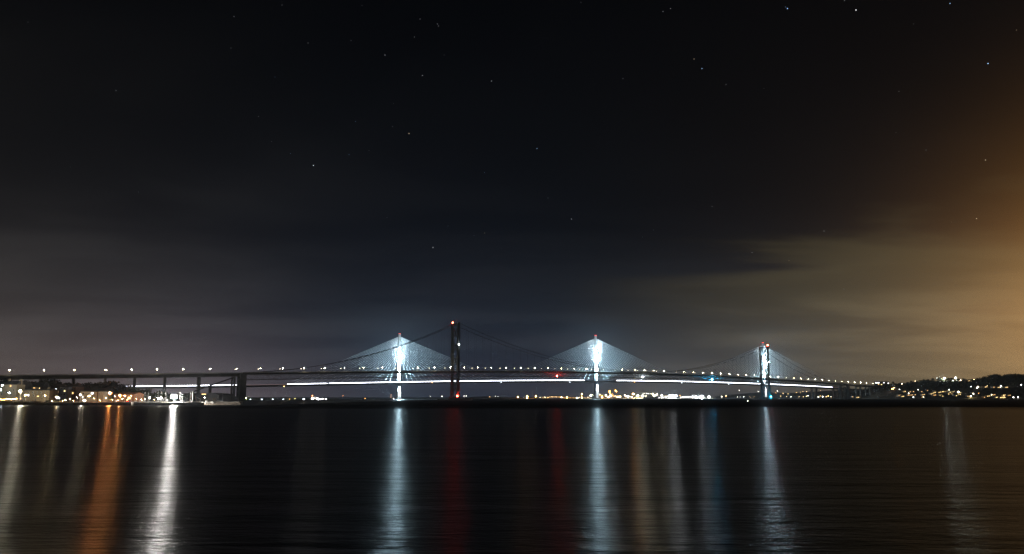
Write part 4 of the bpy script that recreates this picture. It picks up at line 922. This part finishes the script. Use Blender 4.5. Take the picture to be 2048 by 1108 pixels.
# port lamps
PW = (1.0,.84,.58); O = SODIUM; PORT = [(1035.4,794.3,O,2.6,34),(1054.4,792.7,O,2.7,40),(1054.4,796,(1,.7,.3),2.4,26),(1071.7,792.4,O,2.6,34),(1080,795,PW,1.7,26),(1089.9,794.3,PW,2.2,30),(1096.4,795,WARM,1.5,18),(1104.5,793.5,PW,1.2,16),(1112,793.8,PW,1.2,16),(1123.2,794.7,(1,.35,.08),2.6,34),(1134.2,794.7,O,2.6,34),
 (1154.3,795.5,PW,2.6,30),(1158.4,794.8,PW,1.5,20),(1163.7,788.3,O,2.6,38),(1163.7,795.1,O,2.7,34),(1176,794.6,PW,1.6,16),(1182,790.8,(1,.9,.7),2.4,34),(1186.5,790.8,PW,1.0,14),(1194.8,794,(.6,.65,1),2.6,38),(1199.8,788.8,PW,2.0,26),(1204.2,794,O,2.8,40),(1212,790.8,(1,.85,.6),2.8,38),(1216.8,794.4,O,2.8,40),(1221.5,791.5,(1,.85,.75),3.2,44),
 (1225.8,790.4,AMBER,2.2,30),(1224,787.4,AMBER,1.6,20),(1230,792,PW,1.9,22),(1235,793.6,AMBER,2.4,24),(1239.5,793.3,PW,2.7,34),(1250.4,790.8,PW,2.4,34),(1255.8,793,(1,.95,.8),3.0,42),(1263.4,794.3,(1,.9,.7),2.2,30),(1266.6,787.9,O,4.0,130),(1275.3,791.9,(1,.86,.58),3.9,150),(1285.2,791.6,(1,.86,.58),4.1,120),(1296.6,791.7,(1,.82,.50),4.0,110),(1305.3,788.3,(1,.8,.45),2.8,42),(1307.4,791.9,(1,.85,.5),3.8,70),(1312.5,789.4,(1,.8,.45),2.8,42),(1302,794.2,(1,.8,.4),2.6,30),
 (1323.7,791.5,(1,.85,.58),3.9,80),(1330.5,792.6,PW,1.8,22),(1334,792.6,PW,1.8,22),(1339,792.2,COOL,3.4,60),(1345,792.2,(.95,.97,1),4.4,150),(1352.2,791.9,COOL,3.6,60),(1360,791.2,AMBER,1.6,18),(1366.3,794.2,PW,2.3,32),(1361.5,795.6,PW,1.8,20),(1385,795.6,PW,1.9,26),(1392,794,COOL,3.0,44),(1392.6,797,(1,.5,.15),1.8,20),(1403,793,COOL,4.0,130),(1418,793.7,(1,.96,.88),3.0,60),
 (1443.5,793.2,(1,.9,.7),1.5,22),(1452,791.4,(1,.8,.5),2.2,34),(1452,793.4,AMBER,1.5,20)]
for i, (px, py, c, r, st) in enumerate(PORT):
    big = r > 3.3; col = 'orange' if c[1] < .6 else ('bluish-white' if c[2] > .99 else 'white')
    lamp(px, py, 2632 + (i*13) % 60, r*1.2, c, st*4.2 if r > 2.3 else st, '%s%s port lamp on the far quay, %s from the left' % ('dazzling ' if big else '', col, nth(i+1)), 1.8, 'port lamp', 'port_lamp', 'lamps of the far port')
def far_building(px0, px1, Y, top, m, label, cat='warehouse', wins=0, roofpy=None, wk='c', d=30):
    ws = []
    for k in range(wins): ws.append((px0 + (px1-px0)*(k+.5)/wins, top + 1.5, (px1-px0)/wins*.55, 1.0, wk))
    return building('warehouse' if cat == 'warehouse' else 'building', label, cat, px0, px1, Y, top, roofpy or top-.5, m, SLATE, d, ws, (), 1.8, False, None, True)
far_building(1040, 1062, 2760, 795.2, DARKW, 'low dark port shed between the two leftmost orange port lamps', wins=3, wk='y')
far_building(1084, 1098, 2760, 794.2, CREAM, 'pale low port building left of the dotted window row', wins=3, wk='lit')
far_building(1098, 1121, 2780, 792.2, CREAM, 'long pale port building with a dotted row of lit windows', 'building', wins=7, wk='lit')
far_building(1125, 1150, 2760, 794.4, BRICKR, 'low red-brown shed left of the stacked orange port lamps', wins=4, wk='lit')
far_building(1168, 1181, 2760, 794.6, CREAM, 'low cream shed left of the middle white mast', wins=3, wk='y')
far_building(1197.5, 1207, 2720, 789, SAND, 'tall sandy port block right of the middle white mast', 'building', wins=3, wk='y')
far_building(1208, 1229, 2740, 791.5, SAND, 'sandy port hall under the gantry crane', wins=5, wk='lit')
far_building(1230, 1243, 2730, 790.8, CREAM, 'cream port hall right of the gantry crane', wins=3, wk='y')
far_building(1249, 1262, 2730, 791.2, SAND, 'sandy port hall left of the large orange port lamp', wins=3, wk='y')
far_building(1268, 1292, 2760, 793.4, CREAM, 'long low hall behind the dazzling white port lamps', wins=6, wk='y')
far_building(1316, 1334, 2740, 794, BLUEG, 'blue-grey shed right of the ship', wins=4, wk='c')
far_building(1363, 1384, 2720, 792.4, WHITEW, 'white-walled warehouse with a dark roof line', wins=8, wk='c')
far_building(1385, 1408, 2720, 792.2, WHITEW, 'long white shed under the bluish-white port floodlight', wins=5, wk='c', roofpy=791.2)
far_building(1384, 1391.5, 2860, 789, DARKW, 'tall dark block with a lit top row behind the white shed', 'building', wins=3, wk='c')
# gantry crane, jib crane and ship
def gantry():
    Y = 2650; t = thing('gantry_crane', 'tall orange-lit gantry crane on the far quay', 'crane', P(1225, 798, Y))
    for px in (1219.3, 1231.3):
        for dy in (0, 16): 
            q = P(px, 778.5, Y+dy); MB().beam((q.x, Y+dy, 1.5), (q.x, Y+dy, q.z), 1.2, 1.2).build('crane_leg', STEEL, t)
    for dy in (0, 16): MB().beam(P(1217, 778.4, Y+dy), P(1233.5, 777.2, Y+dy), 1.4, 1.6).build('girder', mat('crane_paint', (.5,.42,.36), .6, .1, .2), t)
    MB().beam(P(1225, 777.6, Y+1), P(1225, 777.6, Y+16), 1, 1).build('trolley', STEEL, t)
    for px, py, r in ((1219.3,782.5,2.6),(1219.3,786.2,2.3),(1231.2,781.2,2.6),(1233,783.2,1.4)): MB().ball(P(px, py, Y-1.5), r).build('crane_light', emit('crane_light_glow', SODIUM, 40), t)
gantry()
def jib():
    Y = 2660; t = thing('jib_crane', 'dark jib crane boom rising behind the ship', 'crane', P(1307.8, 798, Y))
    MB().beam(P(1307.6, 797, Y), P(1308, 785, Y), 2.2, 2.2).build('tower', STEELD, t)
    MB().beam(P(1308, 786, Y), P(1310.6, 772.6, Y), .9, .9).build('boom', STEELD, t)
    MB().tube(P(1310.6, 772.8, Y), P(1305.5, 787, Y), .15, n=4).build('cable', CABLED, t)
jib()
def ship():
    Y = 2615; a, b = P(1286, 797, Y), P(1316, 797, Y); t = thing('ship', 'moored ship with rows of deck lights on the far quay', 'ship', ((a.x+b.x)/2, Y, 0))
    MB().hexa([(a.x+3,Y-6,-1),(b.x-3,Y-6,-1),(b.x-3,Y+6,-1),(a.x+3,Y+6,-1)], [(a.x,Y-8,6),(b.x,Y-5,6.5),(b.x,Y+5,6.5),(a.x,Y+8,6)]).build('hull', mat('navy_hull', (.05,.07,.12), .5, .1, .1), t)
    MB().box(((a.x*.55+b.x*.45), Y, 10), (34, 11, 8)).build('superstructure', WHITEW, t)
    for px in (1286.2, 1289, 1293, 1295, 1297, 1300.5, 1315): MB().ball(P(px, 787.2, Y-6), 1.0).build('mast_light', emit('mast_light_glow', WHITE, 12), t)
    for px in (1286.2, 1300.5, 1315): q = P(px, 787.2, Y-5.4); MB().tube((q.x,Y-5.4,5), (q.x,Y-5.4,q.z), .25, n=4).build('mast', POLE, t)
ship()
bo = thing('small_boat', 'tiny boat with a single light on the open water left of the far tower', 'boat', P(1495, 803.2, 850))
qq = P(1495, 803.6, 850); MB().hexa([(qq.x-1.6,849,-.2),(qq.x+1.8,849,-.2),(qq.x+1.8,851,-.2),(qq.x-1.6,851,-.2)], [(qq.x-2,848.8,.7),(qq.x+2.6,849.6,.8),(qq.x+2.6,850.4,.8),(qq.x-2,851.2,.7)]).build('hull', HULLW, bo)
MB().ball((qq.x,849.5,1.1), .42).build('lantern', emit('boat_lantern_glow', (1,.95,.7), 30), bo)

# ------------------------------------------------------------------ lights on the far hills
HILLL = [(1478.5,780.5,WHITE,1.6,9),(1465,797.0,WHITE,1.5,20),(1442.7,797.0,WHITE,1.3,16),(1487.4,793.5,WHITE,1.6,22),(1516.6,783,WHITE,1.2,14),(1554.7,782,WHITE,1.4,14),(1566.4,786.7,WARM,1.6,20),(1576,787.9,(1,.7,.3),1.8,22),(1592.8,785,AMBER,1.4,16),(1601,784.6,WARM,1.2,10),(1606,783,WARM,1.2,10),(1613.3,783.3,WARM,1.7,20),(1561.3,792.3,WARM,1.6,20),(1551.3,786,AMBER,1.2,12),
 (1573.3,793.3,(1,.7,.3),1.5,16),(1582,793.6,WHITE,1.5,18),(1598.2,793.6,WARM,1.7,22),(1606.7,793.6,WARM,1.7,22),(1613,792.6,(1,.75,.3),2.1,26),(1616,791.5,WHITE,1.5,18),(1637,793.7,WHITE,2.2,30),(1640.7,791.8,AMBER,1.8,22),(1645.5,793.2,WHITE,2.3,34),(1652.6,793.3,WARM,2.2,28),(1656.5,791.8,(1,.6,.2),2.6,40),(1662,793.3,WHITE,1.7,22),(1669.7,791,WARM,1.7,20),(1536.5,787.5,WARM,1.2,12),(1500,794,WARM,1.1,10),(1508,793.6,WARM,1.1,10),(1634,781,WARM,1.0,8),(1641,780.8,WARM,1.0,8),(1475,793.8,WHITE,1.0,12),(1480,793.8,WHITE,1.0,12)]
HILLL.sort(key=lambda a: a[0])
for i, (px, py, c, r, st) in enumerate(HILLL):
    lamp(px, py, 3930, r*1.5, c, st, 'small %s light before the far hills, %s from the left' % ('warm' if c[1] < .9 else 'white', nth(i+1)), 1.0 if py > 790 else P(px, py, 3930).z-8, 'lamp', 'hill_lamp', 'lights below the far hills')

# ------------------------------------------------------------------ headland houses and lamps
y_, w_, o_ = 'y', 'y', 'lit'
HH = [(1809,783.3,w_,2),(1801,790.9,o_,3),(1795.8,791.8,w_,2),(1805.6,793,w_,2),(1820.3,783.5,o_,1),(1827,783.3,o_,1),(1818,790.5,o_,2),(1823.7,790.2,o_,2),(1830.5,789.5,o_,1),(1855.3,781,o_,1),(1847,789.5,o_,2),(1843.5,783.3,o_,1),(1864,787.7,y_,2),(1868.8,785.6,w_,2),(1870,783,y_,1),(1869.5,790.4,o_,2),(1879.6,784.8,y_,2),(1887.6,783.5,y_,3),(1882,790.4,y_,2),(1885.8,792.4,y_,1),(1889.9,781.4,y_,1),(1894.6,782,o_,1),
 (1899.5,785,y_,2),(1895.5,787.3,w_,2),(1898.9,788,y_,2),(1905,788.2,y_,2),(1907.8,783.7,y_,2),(1911.4,789.8,y_,2),(1913,791.5,y_,1),(1916.5,783.3,y_,3),(1918.3,785.5,w_,3),(1918.8,789.4,y_,2),(1945.5,786.2,y_,1),(1936,792.6,o_,1),(1969,794.6,o_,1),(1977,792.3,y_,2),(1988,789.8,o_,2),(1996.8,794.8,y_,4),(2003.3,793,w_,2),(2005.4,795.4,w_,4),(2009,790.2,y_,2),(2018.5,791,o_,2),(1961.3,774.5,o_,1),(1969,774.2,o_,2),(1972.5,774,y_,2),(1987.8,774.5,o_,1),(2013.4,774.8,w_,2),(1998,775,w_,2),
 (1760,765.5,w_,4),(1789.5,771,y_,1),(1785.8,771.5,y_,1),(1705.3,793.6,o_,1),(1715.6,795,y_,2),(1920.5,761.2,w_,2),(1939,762,w_,3)]
def hrow(py): return 'skyline' if py < 767 else ('upper' if py < 777 else ('middle' if py < 786.8 else 'lower'))
HH.sort(key=lambda a: a[0]); cnt = {}
rnd = random.Random(21)
for px, py, k, n in HH:
    q = on_head(px, py + 1.3); Y = q.y; r_ = hrow(py); cnt[r_] = cnt.get(r_, 0) + 1
    g = P(px, py+1.8, Y).z; wpx = (4.2 + 2.6*(n-1)) if (px, py) != (1760, 765.5) else 22
    dpx = .8*rnd.random(); top = py - 1.7
    sp = min(3.0, wpx/(n+.3)); ws = [(px + (j-(n-1)/2)*sp, py - (.5 if j % 2 else 0), 1.5 if n < 4 else 2.0, 1.25, k) for j in range(n)]
    if wpx == 22: ws = [(1754.5,765.6,8.5,1.7,'c'),(1767.8,765.6,2.6,1.3,'c'),(1776.5,766.4,2.2,1.6,'c'),(1763,769,2.2,1.2,'y'),(1757,768.8,1.6,1.2,'y'),(1766,772,1.6,1.6,'y')]; top = 763.4; g = P(px, 774, Y).z
    colr = {'y':'yellow-lit','c':'white-lit','lit':'amber-lit'}[k]
    building('house', '%s headland house, %s from the left in the %s row' % (colr, nth(cnt[r_]), r_) if wpx != 22 else 'wide flat-roofed building with bright white windows above the bridge end', 'house' if wpx != 22 else 'building',
             (px - wpx/2) if wpx != 22 else 1752, (px + wpx/2) if wpx != 22 else 1779.5, Y, top, top-1.3 if wpx != 22 else top-.5, rnd.choice([CREAM, SAND, BRICKR, WHITEW]) if wpx != 22 else DARKW, rnd.choice([SLATE, TILE]), 7, ws, (), g-2.5, False, 'lit houses on the headland' if wpx != 22 else None, wpx == 22)
HL = [(1785.2,776.9,(1,.36,.06),2.4,150,'large orange lamp where the suspension bridge meets the headland'),(1789,775.4,COOL,.8,30,'small white lamp beside the large orange headland lamp'),(1799,779,WHITE,1.2,34,'lone cream lamp right of the large orange headland lamp'),(1803.8,767.6,(1,.9,.55),1.6,40,'yellowish lamp on the skyline above the bridge end'),
 (1821.5,762.4,COOL,1.2,40,'small white lamp on the skyline left of the pinkish lamp'),(1830.5,761.9,(1,.75,.45),2.0,70,'pinkish-white lamp on the headland skyline'),(1838.6,763.2,(1,.85,.4),1.2,34,'small yellow lamp right of the pinkish skyline lamp'),(1836.5,779.5,WHITE,1.2,40,'small white lamp alone in the dark slope'),(1851.5,779.5,COOL,1.5,44,'bluish lamp in the dark slope below the hilltop'),
 (1826.8,794.2,COOL,1.5,50,'white lamp by the water below the left houses'),(1847.2,794,(1,.85,.6),1.9,60,'cream lamp by the water below the dark slope'),(1817.2,786.6,WHITE,1.4,36,'white lamp above the left lower houses'),(1873.9,756.2,(.9,1,.95),1.7,60,'leftmost white floodlight of the green-lit hilltop'),(1888.4,756.6,(.85,1,.9),2.7,700,'dazzling greenish floodlight on the hilltop'),(1911.4,756,(.85,1,.9),2.4,300,'second brightest greenish floodlight on the hilltop'),
 (1897.5,756.5,COOL,1.2,14,'dim floodlight between the two dazzling hilltop ones'),(1906,761.2,(.85,1,.85),1.3,40,'low greenish lamp left of the second hilltop floodlight'),(1921,760,WHITE,1.3,30,'white lamp right of the second hilltop floodlight'),(1947,759.5,(1,.55,.25),2.0,90,'orange lamp at the foot of the highest ridge'),
 (1898.2,779.5,(.95,1,.9),1.4,50,'greenish-white lamp above the densest houses'),(1910.8,782.2,(1,.85,.55),2.2,80,'bright cream lamp amid the densest houses'),(1916.5,783.8,(1,.9,.6),2.0,60,'bright lamp at the right end of the densest houses'),(1941.6,773,COOL,1.2,36,'leftmost white lamp in the upper row'),(1955.3,773.6,(1,.85,.6),1.9,80,'cream lamp in the upper row'),(1954,775.8,COOL,1.3,50,'bluish lamp just below the cream upper lamp'),
 (1974.6,771.5,(1,.85,.4),1.0,30,'yellow lamp above the amber upper houses'),(2002,772.1,WHITE,1.9,90,'bright white lamp near the right end of the upper row'),(2042.3,769.6,COOL,1.5,60,'lone white lamp on the slope near the right edge'),(1957.3,786.4,AMBER,1.0,30,'tiny orange lamp between the house clusters'),(1947,787.7,WHITE,1.6,50,'white lamp above the bright yellow waterside lamp'),(1941.4,792.7,(1,.78,.35),2.2,110,'bright yellow waterside lamp'),
 (1983,789.5,(1,.95,.6),1.3,50,'yellow-white lamp left of the amber right houses'),(2008,792.4,(1,.7,.3),1.8,50,'amber lamp amid the right waterside houses'),(2026.8,794.5,WHITE,1.5,60,'left one of the two white waterside lamps at the right'),(2035.7,794.3,WHITE,1.5,60,'right one of the two white waterside lamps at the right'),(1844,793.8,AMBER,.8,20,'faint amber lamp beside the cream waterside lamp'),(1663,795.4,AMBER,1.0,14,'faint amber lamp left of the far side pier')]
for px, py, c, r, st, lb in HL:
    q = on_head(px, py + 2.5); Y = q.y - 1.0
    lamp(px, py, Y, r*.8, c, st, lb, min(head_h(px, Y), P(px, py, Y).z-2), 'street lamp', 'street_lamp', 'lamps on the headland')
# ------------------------------------------------------------------ night haze over the estuary
def haze():
    m = bpy.data.materials.new('estuary_haze'); m.use_nodes = True; n, l = m.node_tree.nodes, m.node_tree.links
    n.clear(); v = n.new('ShaderNodeVolumePrincipled'); v.inputs['Color'].default_value = (.74,.86,1.0,1); v.inputs['Density'].default_value = 7e-5
    v.inputs['Anisotropy'].default_value = 0.55
    o = n.new('ShaderNodeOutputMaterial'); l.new(v.outputs[0], o.inputs['Volume'])
    m.cycles.homogeneous_volume = True
    b = [(-8000,-500,-5),(8000,-500,-5),(8000,9000,-5),(-8000,9000,-5)]
    MB().hexa([Vector(q) for q in b], [Vector((q[0],q[1],245)) for q in b]).build('haze', m, None, kind='stuff', label='thin night haze over the estuary')
haze()
